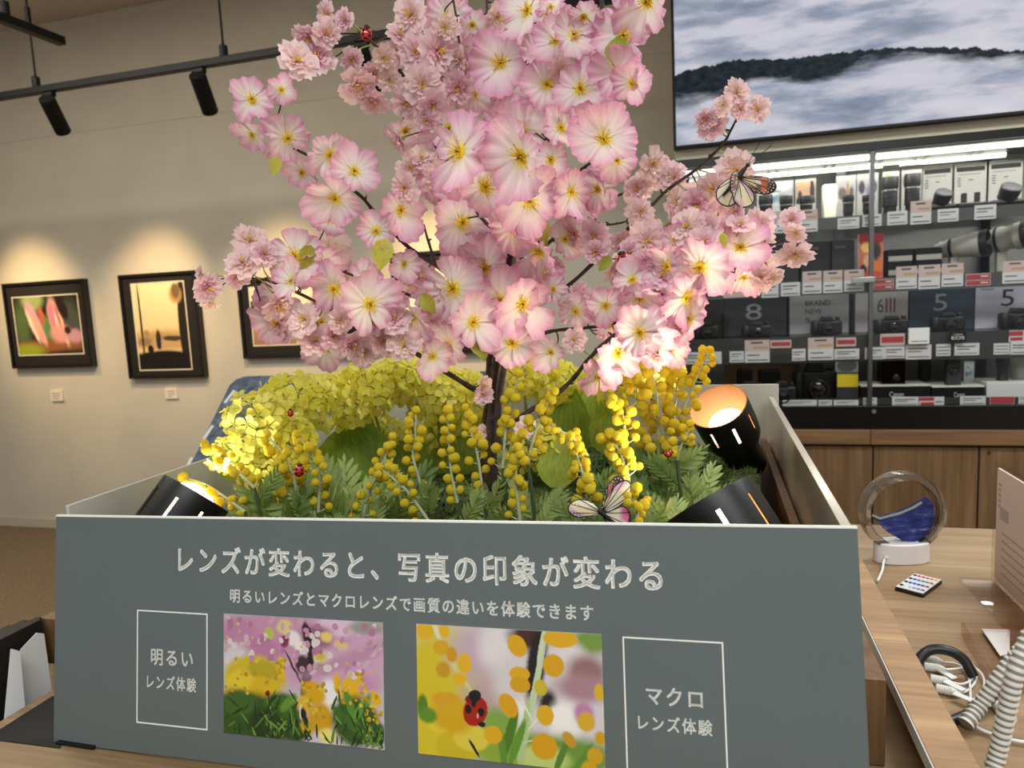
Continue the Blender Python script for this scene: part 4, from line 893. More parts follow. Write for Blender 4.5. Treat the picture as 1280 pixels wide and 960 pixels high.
# bottom shelf
for x0,y0,x1,y1,off,lab,ln in ((918,476,955,496,.08,'low black camera on the bottom shelf, left of the glowing lamp',  'front'), (958,476,996,498,.06,'low black camera above the white box rim on the bottom shelf','front'), (992,452,1046,497,.14,'big black camera with a long lens on the bottom shelf','long')):
    camera(x0,y0,x1,y1,off,lab,zD,lens=ln)
cardbox(905,455,1000,492,.3,.01,'brown_backing_card','brown backing card behind the small cameras on the bottom shelf','card',mat('brown_card',(104,78,58),.7),None,z0=zD)
for x0,y0,x1,y1,lab in ((921,462,941,476,'black camera strap case raised behind the low left camera'),(948,462,976,476,'black camera strap case raised behind the low right camera')):
    cardbox(x0,y0,x1,y1+14,.18,.05,'camera_pouch',lab,'pouch',m_blackmat,None,z0=zD,bevel=.012)
cardbox(1046,467,1073,497,.06,.04,'yellow_pack','yellow topped pack on the bottom shelf left of the door edge','pack',m_cam2,lambda th,M,w,h: rects(th,M,[(.02*w,.56*h,.98*w,.98*h)],mat('pack_yellow',(226,206,36),.5),'yellow_band'),z0=zD)
cardbox(1044,448,1073,466,.2,.004,'disc_card','pale card with a grey disc above the yellow pack','card',m_card,lambda th,M,w,h: MB().lathe([(0,.001),(.42*w,.001),(.42*w,0)],M @ Matrix.Translation((.5*w,.5*h,0)) @ Matrix.Diagonal((1,.7,1,1)),24).build('disc_print', mat('disc_grey',(130,130,128),.6), th),z0=Y_(1058,466,.2).z)
a = Y_(1002,497,.05); b = Y_(1072,496,.05); tag(MB().box((a.x,YC+.05,zD),(b.x,YC+.056,zD+.008)).build('yellow_strip', mat('strip_yellow',(206,190,40),.5)), 'thin yellow strip lying before the big black camera', 'strip')
def plinth(x0,y0,x1,y1,lab,dark=True,word=None,off=.05):
    a = Y_(x0,y1,off); b = Y_(x1,y1,off); zt_ = Y_((x0+x1)/2,y0,off).z
    th = thing('display_plinth', ((a.x+b.x)/2,YC+off,zD), lab, 'plinth', 'low plinths on the bottom shelf')
    MB().box((a.x,YC+off,zD),(b.x,YC+off+.16,zt_)).build('body', m_blackmat if dark else m_tagw, th, bevel=.002)
    MB().box((a.x,YC+off+.001,zt_),(b.x,YC+off+.16,zt_+.004)).build('top_sheet', mat('sheet_white',(230,230,220),.5), th)
    if word:
        M = Matrix(((1,0,0,a.x),(0,0,-1,YC+off),(0,1,0,zD),(0,0,0,1))); put_text(th,M,word,.42*(b.x-a.x),.4*(zt_-zD),.2*(b.x-a.x),.3*(zt_-zD),m_printwhite,'name_print')
    return zt_+.004
zp1 = plinth(1076,483,1163,495,'dark plinth with white letters right of the door edge',word='Canon')
zp2 = plinth(1165,484,1231,495,'dark plinth with white letters under the upright compact camera',word='Canon')
zp3 = plinth(1233,479,1296,494,'white plinth at right end of the bottom shelf',dark=False)
th = cardbox(1102,452,1132,480,.09,.09,'smoked_acrylic_box','smoky clear box standing on the left dark plinth','acrylic box',m_acry,None,z0=zp1)
camera(1108,462,1128,479,.11,'small dark camera inside the smoky clear box',zp1+.004,hump=False,grip=False)
cardbox(1150,448,1166,470,.16,.05,'black_canister','black cylinder shaped pack behind the two dark plinths','canister',m_blackmat,None,z0=zp1,bevel=.015)
a = Y_(1183,483,.08); b = Y_(1202,483,.08); zt_ = Y_(1192,450,.08).z
th = thing('compact_camera', ((a.x+b.x)/2,YC+.08,zp2), 'upright dark grey compact camera with round lens on a dark plinth', 'camera')
MB().box((a.x,YC+.08,zp2),(b.x,YC+.115,zt_)).build('body', m_cam2, th, bevel=.006, seg=3)
M = mtx(((a.x+b.x)/2,YC+.08,zp2+(zt_-zp2)*.56),(0,-1,0)); MB().lathe([(.017,0),(.017,.006),(.014,.008),(.012,.004),(0,.004)],M,20).build('lens', m_lensglass, th)
cardbox(1205,452,1218,472,.2,.004,'small_picture_card','small picture card behind the upright compact camera','card',m_card,lambda th,M,w,h: MB().quad(*[M @ Vector(p) for p in ((.1*w,.2*h,.001),(.9*w,.2*h,.001),(.9*w,.9*h,.001),(.1*w,.9*h,.001))]).build('print', pcl[0], th),z0=zp2)
def slim(x0,y0,x1,y1,off,z0,lab,mm,name,cat):
    a = Y_(x0,y1,off); b = Y_(x1,y1,off); zt_ = Y_((x0+x1)/2,y0,off).z; R=(b.x-a.x)/2; H=zt_-z0
    th = thing(name, ((a.x+b.x)/2,YC+off+R,z0), lab, cat)
    M = Matrix.Translation(((a.x+b.x)/2,YC+off+R,z0)); MB().lathe([(R*.9,0),(R*.92,.05*H),(R*.8,.1*H),(R*.82,.5*H),(R,.62*H),(R,.96*H),(R*.95,H)],M,22,True,False).build('barrel', mm, th)
    MB().lathe([(0,.985*H),(R*.94,.99*H)],M,22).build('cap', m_lensbarrel, th)
slim(1247,444,1264,479,.09,zp3,'slender black lens standing on the white plinth',m_lensbarrel,'camera_lens','camera lens')
slim(1267,442,1292,479,.12,zp3,'pale grey lens standing at the right picture edge on the white plinth',mat('lens_palegrey',(170,170,164),.5),'camera_lens','camera lens')
# ------------------------------------------------------------------ plant materials
def petal_mat(name, stopsA, stopsB, trans=.35):
    t = NT(name); b = t.b
    uv = t.n('ShaderNodeUVMap', uv_map='UVMap'); sp = t.n('ShaderNodeSeparateXYZ'); t.l(uv.outputs[0], sp.inputs[0])
    vr = t.n('ShaderNodeUVMap', uv_map='var'); sv = t.n('ShaderNodeSeparateXYZ'); t.l(vr.outputs[0], sv.inputs[0])
    oi = t.n('ShaderNodeObjectInfo')
    r = t.math('FRACT', t.math('ADD', sv.outputs[0], oi.outputs['Random']))
    st = t.noise(t.n('ShaderNodeMapping', i_0=uv.outputs[0], i_Scale=(1.0, 9, 1)).outputs[0], 4, 3)
    u = t.math('MULTIPLY_ADD', t.math('SUBTRACT', st, .5), .42, sp.outputs[0], clamp=True)
    c = t.mix(r, t.ramp(u, stopsA), t.ramp(u, stopsB))
    t.l(c, b.inputs['Base Color']); b.inputs['Roughness'].default_value = .65; b.inputs['Specular IOR Level'].default_value = .25
    tr = t.n('ShaderNodeBsdfTranslucent'); t.l(c, tr.inputs[0])
    mx = t.n('ShaderNodeMixShader'); mx.inputs[0].default_value = trans; t.l(b.outputs[0], mx.inputs[1]); t.l(tr.outputs[0], mx.inputs[2]); t.l(mx.outputs[0], t.out.inputs[0])
    return t.m
m_petA = petal_mat('petal_wide', [(0,(238,222,100)),(.16,(250,244,186)),(.3,(252,246,238)),(.62,(251,238,238)),(.86,(244,208,220)),(1,(236,176,204))],
                                 [(0,(226,212,92)),(.16,(248,240,196)),(.3,(250,240,236)),(.58,(248,224,232)),(.85,(240,192,214)),(1,(228,160,196))])
m_petB = petal_mat('petal_double', [(0,(196,100,142)),(.25,(224,152,184)),(.6,(240,200,216)),(1,(248,226,232))],
                                   [(0,(214,178,110)),(.25,(246,226,204)),(.6,(252,236,226)),(1,(246,214,216))])
m_stam = mat('stamen_yellow', (240,206,40), .6); m_anther = mat('anther_dark', (120,90,20), .7); m_calyx = mat('calyx_green', (120,128,60), .6); m_twig = mat('twig_brown', (52,36,30), .7, var=.3, vscale=120, bump=.5, bscale=400); m_stalk = mat('stalk_green', (142,150,66), .6)
def leaf_mat(name, c0, c1, trans=.3, rough=.5):
    t = NT(name); b = t.b
    uv = t.n('ShaderNodeUVMap', uv_map='UVMap'); oi = t.n('ShaderNodeObjectInfo')
    nz = t.noise(t.n('ShaderNodeMapping', i_0=uv.outputs[0], i_Scale=(3, 8, 1)).outputs[0], 2.2, 4)
    f = t.math('ADD', t.math('MULTIPLY', nz, .8), t.math('MULTIPLY', t.math('SUBTRACT', oi.outputs['Random'], .4), .5), clamp=True)
    c = t.ramp(f, [(.2, c0), (.7, c1)]); t.l(c, b.inputs['Base Color']); b.inputs['Roughness'].default_value = rough
    tr = t.n('ShaderNodeBsdfTranslucent'); t.l(c, tr.inputs[0]); mx = t.n('ShaderNodeMixShader'); mx.inputs[0].default_value = trans
    t.l(b.outputs[0], mx.inputs[1]); t.l(tr.outputs[0], mx.inputs[2]); t.l(mx.outputs[0], t.out.inputs[0]); return t.m
m_leafY = leaf_mat('leaf_lime', (146,158,44), (206,202,84)); m_leafBig = leaf_mat('leaf_broad', (132,168,46), (206,218,88), .45); m_leafF = leaf_mat('leaf_fern', (104,134,66), (184,200,122), .35)
m_yel = leaf_mat('petal_yellow', (238,230,74), (252,248,140), .5, .6); m_yelc = mat('yellow_bud', (176,178,60), .6)
t = NT('pompom'); f = t.noise(t.coord('Object'), 900, 2); oi = t.n('ShaderNodeObjectInfo')
t.l(t.mix(oi.outputs['Random'], t.ramp(f, [(.3,(255,218,8)),(.7,(255,236,60))]), t.ramp(f, [(.3,(255,224,14)),(.7,(255,240,86))])), t.b.inputs['Base Color']); t.b.inputs['Roughness'].default_value = .9; 
t.bump(f, .7, .002); tr_ = t.n('ShaderNodeBsdfTranslucent'); tr_.inputs[0].default_value = rgba((255,230,46)); mx_ = t.n('ShaderNodeMixShader'); mx_.inputs[0].default_value = .3; t.l(t.b.outputs[0], mx_.inputs[1]); t.l(tr_.outputs[0], mx_.inputs[2]); t.l(mx_.outputs[0], t.out.inputs[0]); m_pom = t.m
m_mstem = mat('mimosa_stem', (176,184,150), .7); m_mstem2 = mat('mimosa_stem_green', (74,92,62), .6)
# ------------------------------------------------------------------ blossom shapes (radius 1, facing +z)
def blossomA(seed):
    R = random.Random(seed); pet = MB(); st = MB(); n = 5; cup = R.uniform(.15, .6)
    for k in range(n):
        a0 = 2*PI*k/n + R.uniform(-.12, .12); half = R.uniform(.68, .84); tilt = cup+R.uniform(-.28,.28); ph = R.uniform(0,6); L = R.uniform(.78,1.1); fr = R.choice((5,6,7)); zz = .02*(k % 2)
        def fn(u, v, a0=a0, half=half, tilt=tilt, ph=ph, L=L, fr=fr, zz=zz):
            s = v*2-1; w = half*(.72+.28*min(1, u*1.5))*(1-.12*u*u)
            a = a0+s*w
            edge = L*(1-.20*abs(s)**2.4-.04*(1-abs(s))**4+.03*math.sin(fr*2.6*s+ph)+.03*math.sin(3.1*s+2*ph))
            r = .04+u*edge
            z = zz+tilt*u**1.4*.8 - .10*u*u*(s*s) + .09*u*u*math.sin(fr*1.7*s+ph) + .016*u*math.sin(22*s) + .16*u**3*math.sin(2.6*s+ph)
            return (r*math.cos(a), r*math.sin(a), z)
        pet.rnd = 0.0; pet.grid(fn, 7, 14)
    pet.mat = 1; pet.lathe([(0,-.16),(.07,-.13),(.09,-.03),(.05,.02)], None, 8); pet.mat = 0
    for k in range(24):
        a = R.uniform(0, 2*PI); q = R.uniform(.08,.32); h = R.uniform(.12,.26)
        p = Vector((q*math.cos(a), q*math.sin(a), h)); st.mat = 0; st.tube([(0.02*math.cos(a),.02*math.sin(a),.02), p*.6+Vector((0,0,.03)), p], .011, 4)
        st.sphere(p, .018, 5, 4)
    st.lathe([(.16,.03),(.1,.06),(.03,.065)], None, 10); st.mat = 1; st.sphere((0,0,.1), (.03,.03,.08), 6, 5)
    return pet, st
def blossomB(seed):
    R = random.Random(seed); pet = MB(); st = MB()
    for lay, (n, L, tilt, half) in enumerate(((6,1.0,.25,.62),(6,.86,.55,.6),(5,.62,.85,.62),(4,.4,1.1,.7))):
        for k in range(n):
            a0 = 2*PI*(k+.5*lay)/n+R.uniform(-.15,.15); tl = tilt+R.uniform(-.2,.2); ph = R.uniform(0,6); LL = L*R.uniform(.85,1.08)
            def fn(u, v, a0=a0, tl=tl, ph=ph, LL=LL, lay=lay, half=half):
                s = v*2-1; a = a0+s*half*(.5+.5*min(1, u*1.6))*(1-.25*u*u)
                e = LL*(1-.2*abs(s)**2.2-.10*(1-abs(s))**6+.05*math.sin(9*s+ph))
                r = (.04+u*e)*math.cos(tl*.75*u)
                return (r*math.cos(a), r*math.sin(a), .04*lay+u*LL*math.sin(tl*.75)*.8+.06*u*math.sin(5*s+ph))
            pet.grid(fn, 4, 6)
    pet.mat = 1; pet.lathe([(0,-.34),(.09,-.3),(.12,-.1),(.06,.02)], None, 8); pet.mat = 0
    for k in range(9):
        a = R.uniform(0, 2*PI); q = R.uniform(.04,.16); h = R.uniform(.3,.45)
        st.tube([(0,0,.08),(q*math.cos(a),q*math.sin(a),h)], .012, 4); st.sphere((q*math.cos(a),q*math.sin(a),h), .03, 5, 4)
    return pet, st
VA = [blossomA(s) for s in (1,2,3,4,5,6)]; VB = [blossomB(s) for s in (11,12,13,14)]
VAm = [(p.mesh('petals', [m_petA, m_calyx], 180), s.mesh('stamens', [m_stam, m_anther], 180)) for p, s in VA]
VBm = [(p.mesh('petals', [m_petB, m_calyx], 180), s.mesh('stamens', [m_stam], 180)) for p, s in VB]
# ------------------------------------------------------------------ the tree: branches as (x, y, depth, radius mm)
BR = [
 ('trunk', [(612,655,.97,9),(611,600,.97,8.5),(613,550,.97,8),(616,500,.97,8),(622,450,.97,7.5),(627,420,.96,7),(632,370,.95,6),(640,310,.94,5.5),(652,250,.93,5),(675,195,.92,4.5),(700,140,.92,4),(728,98,.92,3.5),(734,80,.92,3.2),(752,25,.92,3),(752,-20,.92,2.8),(765,-70,.92,2)]),
 ('trunk', [(606,655,.985,6),(604,560,.985,6),(610,500,.985,5.5),(612,450,.98,5.5),(620,400,.975,5),(600,340,.97,4.5),(575,280,.96,4),(548,190,.95,3.2),(520,120,.94,2.8),(494,82,.93,2.5),(462,50,.93,2.2),(452,40,.93,1.8)]),
 ('trunk', [(619,655,.955,5),(622,560,.955,5),(624,500,.955,5),(634,440,.95,5),(643,400,.95,4.5),(652,330,.96,4),(648,260,.98,3.6),(628,180,.99,3),(612,100,.99,2.6),(610,30,.99,2.2),(606,-40,.99,1.8)]),
 ('branch', [(616,500,.97,5),(598,490,.95,4.5),(575,476,.93,4),(530,448,.90,3.6),(503,432,.88,3.2),(455,408,.86,2.8),(420,390,.85,2.5),(372,366,.84,2.2),(335,351,.84,1.8),(310,347,.84,1.4)]),
 ('branch', [(625,400,.96,4.5),(590,370,.94,4),(548,334,.91,3.4),(520,316,.90,3),(503,302,.89,2.8),(475,274,.88,2.6),(452,246,.87,2.4),(428,229,.86,2.2),(395,200,.86,2),(355,178,.86,1.7),(328,150,.86,1.4),(316,130,.86,1.1)]),
 ('branch', [(545,333,.91,2.5),(535,300,.92,2),(528,280,.93,1.6),(522,288,.93,1)]),
 ('branch', [(560,382,.92,2.8),(520,372,.90,2.4),(470,352,.88,2),(424,338,.87,1.8),(405,318,.87,1.5),(385,300,.87,1.2)]),
 ('branch', [(640,395,.95,4),(668,380,.96,3.6),(698,366,.97,3.2),(730,340,.97,3),(770,300,.97,2.8),(802,270,.97,2.6),(835,237,.97,2.4),(870,212,.97,2.2),(902,182,.97,1.9),(915,160,.97,1.5),(922,145,.97,1.2)]),
 ('branch', [(655,330,.96,3),(690,300,.98,2.8),(722,268,1.0,2.5),(757,249,1.0,2.3),(790,240,1.0,2),(818,235,1.0,1.8),(850,224,1.0,1.4)]),
 ('branch', [(735,272,.99,1.8),(750,280,.98,1.8),(770,280,.98,1.5),(788,275,.98,1.2)]),
 ('branch', [(625,540,.97,4.5),(660,515,.95,4),(690,497,.94,3.8),(715,475,.93,3.5),(735,450,.92,3.2),(760,425,.91,3),(795,400,.90,2.8),(822,372,.90,2.5),(850,350,.90,2.3),(872,335,.90,2),(905,318,.91,1.7),(950,312,.92,1.5),(975,302,.93,1.2),(985,296,.93,1)]),
 ('branch', [(640,430,.96,3.4),(668,420,.96,3),(695,413,.95,2.6),(730,410,.95,2.3),(765,405,.94,2),(790,395,.93,1.8),(820,385,.92,1.5)]),
 ('branch', [(700,140,.92,2.5),(690,110,.93,2),(660,85,.94,1.8),(640,60,.95,1.4),(650,20,.95,1.2)]),
 ('branch', [(735,85,.92,2.5),(760,65,.93,2),(785,50,.93,1.6),(805,10,.93,1.3)]),
 ('branch', [(690,160,.92,2.5),(715,130,.91,2),(755,125,.91,1.8),(790,110,.91,1.4)]),
 ('branch', [(640,310,.94,3),(600,270,.90,2.5),(580,230,.87,2.2),(575,195,.86,1.8)]),
 ('branch', [(652,250,.93,3),(650,225,.88,2.4),(648,195,.85,1.8)]),
 ('branch', [(575,60,.98,1.6),(570,20,.98,1.8),(563,-20,.98,1.5)]),
 ('branch', [(590,48,.98,1.6),(560,110,.97,2),(548,180,.95,2.2)]),
 ('branch', [(503,432,.88,1.8),(480,425,.87,1.5),(440,425,.86,1.2),(405,420,.86,1)]),
 ('branch', [(660,250,.93,2.4),(700,230,.92,2),(745,200,.92,1.8),(775,195,.92,1.3)]),
 ('branch', [(494,82,.93,1.6),(510,60,.93,1.5),(530,45,.93,1.2),(545,40,.93,1)]),
 ('branch', [(640,390,.95,2.2),(600,385,.90,2),(575,370,.88,1.6)]),
]
BPX = []
def bp(p): return onY(p[0], p[1], p[2])
for nm, pts in BR:
    for (a, b) in zip(pts, pts[1:]):
        for k in range(6):
            f_ = k/6; BPX.append((a[0]+(b[0]-a[0])*f_, a[1]+(b[1]-a[1])*f_, a[2]+(b[2]-a[2])*f_, len(BPX)))
tree_base = onY(612, 655, .97); tree_base.z = MOSS-.05
tree = thing('blossom_tree', tree_base, 'artificial pink blossom tree standing in the middle of the flower box', 'tree')
BLA = [(314,125,60),(352,112,40),(358,172,64),(411,193,58),(443,215,60),(316,168,46),(378,215,45),(576,190,104),(660,14,78),(626,79,76),(631,160,76),(652,165,84),(653,196,112),(695,52,54),(716,44,60),(780,45,74),(772,92,64),(790,104,54),(724,112,72),(683,107,62),(671,65,48),(605,235,82),(755,175,78),(745,158,60),(770,200,54),(698,217,44),(612,245,70),(748,237,60),(810,2,84),(592,118,56),(600,60,50),
 (576,278,78),(660,250,86),(582,323,68),(610,313,54),(675,314,78),(607,335,74),(567,360,84),(626,377,80),(652,380,78),(590,402,72),(614,363,54),(713,240,62),(748,236,56),(690,362,40),(720,388,52),(420,248,66),(412,275,50),(500,262,62),(470,288,52),(370,320,72),(400,328,62),(418,360,72),(461,380,78),(486,368,54),(365,352,50),(516,395,72),(548,402,66),(925,310,64),(876,333,78),(835,333,64),(857,372,74),(862,398,66),(930,345,48),(800,372,62),(757,382,52),(800,415,66),(818,432,62),(770,440,72),(748,470,62),(562,430,62),(640,430,62),(540,445,50),(690,440,46),(735,60,44),(520,222,50),(560,160,56),(705,300,50),(640,285,64),(540,365,50),(600,300,60),(690,200,54),(700,160,56),(640,120,54),(675,345,54),(790,350,50),(845,300,46),(455,345,44),(730,20,50),(690,10,44),(760,140,50),(505,330,44),(550,232,54),(590,30,44)]
BLB = [(410,18,38),(432,26,32),(387,45,42),(408,42,38),(371,78,52),(396,72,48),(440,74,32),(447,105,52),(468,125,46),(465,90,36),(487,100,34),(520,66,46),(546,65,62),(528,106,52),(572,110,48),(510,128,42),(500,45,38),(515,20,52),(556,35,38),(500,175,42),(527,200,44),(512,210,38),(507,235,42),(545,222,44),(535,150,38),(497,66,36),(540,130,40),(480,72,34),(575,75,40),(555,92,40),
 (312,302,48),(305,330,52),(258,358,42),(252,343,26),(262,379,26),(345,380,48),(382,400,46),(394,426,46),(416,420,38),(440,430,48),(478,426,48),(494,400,44),(468,402,38),(330,318,40),(505,432,44),(455,440,40),(425,400,34),(296,345,34),
 (718,292,46),(743,296,48),(808,302,54),(812,330,42),(770,335,44),(720,370,44),(717,425,34),(800,237,42),(805,405,54),(816,386,38),(745,315,36),(690,330,36),
 (815,205,44),(832,220,46),(842,222,38),(795,237,34),(800,265,38),(870,256,52),(860,285,52),(892,235,48),(906,250,42),(922,264,38),(921,212,54),(950,281,44),(990,275,32),(996,290,32),(993,315,48),(840,280,48),(826,295,42),(886,285,46),(951,345,36),(966,346,28),(890,156,42),(882,148,30),(920,116,38),(926,137,32),(948,137,36),(905,132,30),(855,262,40),(905,290,40),(880,302,40),(845,250,36),(785,315,36),(925,282,36),(828,345,42),(848,410,40),(835,415,42),(820,445,34),(775,300,34),(603,482,30),(604,494,28),(606,540,22),(657,535,30),(560,60,40),(590,90,40),(620,20,42),(700,90,40)]
# fill the thick of the crown behind
random.seed(21)
REG = [((505,795),(5,430),34),((840,960),(240,340),10),((340,500),(310,440),14),((740,860),(330,440),12),((480,600),(20,240),14)]
FILL = []
for (xa, xb_), (ya, yb_), n in REG:
    for k in range(n): 
        x, y = random.uniform(xa, xb_), random.uniform(ya, yb_)
        if any(a0 < x < a1 and b0 < y < b1 for a0, a1, b0, b1 in ((515,565,245,335),(690,780,285,405),(560,625,0,60),(790,830,120,260))): continue
        FILL.append((x, y, random.uniform(36, 66)))
items = []
for L_, ty, back in ((BLA,'A',0),(BLB,'B',0)):
    for x, y, d in L_: items.append((x, y, d, ty, back))
for x, y, d in FILL: items.append((x, y, d, random.choice('AAB'), 1))
random.seed(5)
TW = {}
made = []
for x, y, d, ty, back in items:
    best = min(BPX, key=lambda q: (q[0]-x)**2+(q[1]-y)**2); dist = math.hypot(best[0]-x, best[1]-y)
    Y = best[2] + (random.uniform(.03,.09) if back else -random.uniform(.012,.045)-max(0, d-60)*.0012)
    c = onY(x, y, Y); dep = (c-CAM).dot(VF); R = d*.5*dep/FPX*(1.06 if ty == 'A' else .98)
    if ty == 'B': R *= 1.08
    pb = onY(best[0], best[1], best[2])
    out = (c-pb); out = out.normalized() if out.length > 1e-4 else Vector((0,-1,0))
    view = (CAM-c).normalized()
    n_ = view*random.uniform(.35,.95)+out*random.uniform(.2,.7)+Vector((random.uniform(-.9,.9),random.uniform(-.3,.3),random.uniform(-.8,.5)))
    if ty == 'B' and random.random() < .35: n_ += Vector((random.uniform(-1,1),0,random.uniform(-1,.6)))*.8
    if back: n_ = view+Vector((random.uniform(-1,1),random.uniform(-.5,.5),random.uniform(-1,1)))*.8
    n_.normalize()
    M = mtx(c, n_, spin=random.uniform(0,6.28), scale=R)
    made.append((R*(0 if back else 1)+R*.0001, ty, M, random.random(), c-n_*R*(.14 if ty == 'A' else .32), pb, n_, R))
made.sort(key=lambda q: -q[0]); 
rest = MB()
mats_all = [m_petA, m_calyx, m_petB, m_stam, m_anther]
for i, (sz, ty, M, rv, cb, pb, n_, R) in enumerate(made):
    V, Vm = (VA, VAm) if ty == 'A' else (VB, VBm); k = random.randrange(len(V))
    if i < 100:
        o = inst('blossom', Vm[k][0], tree, M); s = inst('stamens', Vm[k][1], o, M)
        o['label'] = 'wide pale pink five petalled blossom' if ty == 'A' else 'small frilled double pink blossom'
    else:
        pm_, sm_ = V[k]
        b0 = len(rest.f); rest.add(pm_, M, rnd=rv)
        for f in range(b0, len(rest.f)): rest.m[f] = {0: 0 if ty == 'A' else 2, 1: 1}[rest.m[f]]
        b0 = len(rest.f); rest.add(sm_, M, rnd=rv)
        for f in range(b0, len(rest.f)): rest.m[f] = 3+min(1, rest.m[f])
    # twig back to the branch
    seg = min(BPX, key=lambda q: (onY(q[0], q[1], q[2])-cb).length_squared)
    TW.setdefault(seg[3], []).append((onY(seg[0], seg[1], seg[2]), cb, n_, R, ty))
ro = rest.build('small_blossoms', mats_all, tree, M=Matrix.Identity(4), smooth=180); ro['kind'] = 'stuff'
idx = 0
for nm, pts in BR:
    P = smooth_path([bp(p) for p in pts], 5); rr = []
    n = len(pts)
    for i in range(n-1):
        for k in range(5): rr.append((pts[i][3]+(pts[i+1][3]-pts[i][3])*k/5)*.001)
    rr.append(pts[-1][3]*.001)
    rr = [max(.0011, r*.92*(1+.10*math.sin(i*1.7))) for i, r in enumerate(rr)]
    m = MB(); m.tube(P, rr, 8)
    cnt = (n-1)*6
    for k in range(idx, idx+cnt):
        for (a, cb, n_, R, ty) in TW.get(k, ()):
            mid = a.lerp(cb, .55) - n_*(a-cb).length*.22
            m.mat = 1 if (ty == 'B' and random.random() < .7) else 0
            m.tube(smooth_path([a, mid, cb], 4), [.0011]*4+[.0009]*5, 5)
            m.mat = 0
    idx += cnt
    # bark nodules and buds
    for k in range(2, len(P)-1, 3):
        d = Vector((random.uniform(-1,1),random.uniform(-1,1),random.uniform(-.2,1))).normalized()
        m.tube([P[k], P[k]+d*rr[k]*1.6, P[k]+d*(rr[k]*1.8+.004)], [rr[k]*.6, .0016, .0007], 5)
    m.build(nm, [m_twig, m_stalk], tree, M=Matrix.Identity(4), smooth=60)
# lime leaves of the tree
def leaf_mb(L=1.0, W=.6, curl=.2, serr=0.0, nu=8, nv=4, tip=1.2, fold=.15, seed=0):
    R = random.Random(seed); ph = R.uniform(0,6); mb = MB()
    def fn(u, v):
        s = v*2-1; w = W*.5*(math.sin(PI*min(1, u**.8))**.8*(1-.25*u)+.02)*(1+serr*math.sin(u*40+ph)*abs(s))
        return (s*w, u*L, fold*abs(s)*w*1.5-curl*u*u*L+.04*L*math.sin(6*u+ph)*s)
    mb.grid(fn, nu, nv); return mb
LFm = [leaf_mb(1,.72,.2,.08,12,6,seed=s).mesh('leaf', m_leafY, 180) for s in range(3)]
for x, y, L, dx_, dy_ in ((344,207,24,-.2,-.9),(478,318,40,-.2,-1),(383,322,34,-.3,-.8),(772,60,44,.3,.9),(673,290,50,.2,-1),(665,262,30,0,-1),(535,380,30,.5,-.8),(600,432,40,.2,-.6),(592,418,30,-.6,-.8),(700,30,20,.2,-1),(756,330,22,-.6,-.7),(905,300,18,.3,-1)):
    best = min(BPX, key=lambda q: (q[0]-x)**2+(q[1]-y)**2); p = onY(x, y, best[2]-.05); d = VR*dx_+VU*dy_
    k_ = L*(p-CAM).dot(VF)/FPX; d.normalize(); z = ((CAM-p).normalized()+Vector((random.uniform(-.5,.5),0,random.uniform(-.3,.5)))); z -= d*z.dot(d); z.normalize(); xx = d.cross(z)
    p = p-d*k_*.5
    inst('leaf', LFm[random.randrange(3)], tree, Matrix(((xx.x*k_,d.x*k_,z.x*k_,p.x),(xx.y*k_,d.y*k_,z.y*k_,p.y),(xx.z*k_,d.z*k_,z.z*k_,p.z),(0,0,0,1))))
# ------------------------------------------------------------------ moss
random.seed(9)
m_moss = mat('moss_green', (62,78,26), .95, var=.5, vscale=60, bump=1.0, bscale=300, bdist=.01)
mb = MB()
def mz(x, y): return MOSS + .022*noise.noise(Vector((x*7, y*7, 3))) + .012*noise.noise(Vector((x*26, y*26, 7))) - .03*max(0, (.72-y)/.1)
mx0, mx1, my0, my1 = BX0+.018, BX1-.04, BY0+.025, BY1-.02
mb.grid(lambda u, v: (mx0+(mx1-mx0)*u, my0+(my1-my0)*v, mz(mx0+(mx1-mx0)*u, my0+(my1-my0)*v)), 70, 70)
mb.uv = {}; mb.hasuv = False
for k in range(9000):
    x = random.uniform(mx0, mx1); y = random.uniform(my0, my1); z = mz(x, y)-.001; a = random.uniform(0, 6.28); h = random.uniform(.005,.014); w_ = .0016
    d = Vector((math.cos(a), math.sin(a), 0)); tip = Vector((x, y, z))+d*h*.8+Vector((0,0,h)); s_ = Vector((-d.y, d.x, 0))*w_
    n = len(mb.v); mb.v += [Vector((x,y,z))-s_, Vector((x,y,z))+s_, tip]; mb._f((n, n+1, n+2))
tag(mb.build('moss_bed', m_moss, smooth=180), 'dark green moss bed filling the floor of the flower box', 'moss', kind='stuff')
# ------------------------------------------------------------------ mimosa sprays
random.seed(31)
POM = []
for s in range(3):
    mb = MB(); mb.sphere((0,0,0), 1, 14, 10, jit=.07); POM.append(mb.mesh('pompom', m_pom, 180))
def frond_mb(seed, n=9, L=1.0, wl=.36):
    """feathery compound leaf of lance shaped leaflets along a rib, along +y"""
    R = random.Random(seed); mb = MB()
    rib = lambda u: Vector((.05*math.sin(3*u), u*L, .12*math.sin(2.2*u)-.3*u*u*.5))
    for i in range(n):
        u = .12+.86*i/(n-1); ll = wl*(math.sin(PI*(.12+.8*u))**.7)*R.uniform(.85,1.1)
        for s in ((-1,1) if i < n-1 else (0,)):
            a = (.75-.35*u)*s; d = Vector((math.sin(a), math.cos(a), R.uniform(-.1,.35))).normalized(); b = rib(u); w = ll*.125
            side = d.cross(Vector((0,0,1))).normalized()
            b0 = len(mb.f)
            mb.grid(lambda p, q: b+d*ll*p+side*(q*2-1)*w*math.sin(PI*min(1,.06+p*.94))**.8+Vector((0,0,.3*w*abs(q*2-1)-.25*ll*p*p)), 5, 2)
    mb.tube([rib(k/8) for k in range(9)], [.012-.008*k/8 for k in range(9)], 5)
    return mb
FR = [frond_mb(s, 7+s).mesh('frond', m_leafF, 180) for s in range(3)]
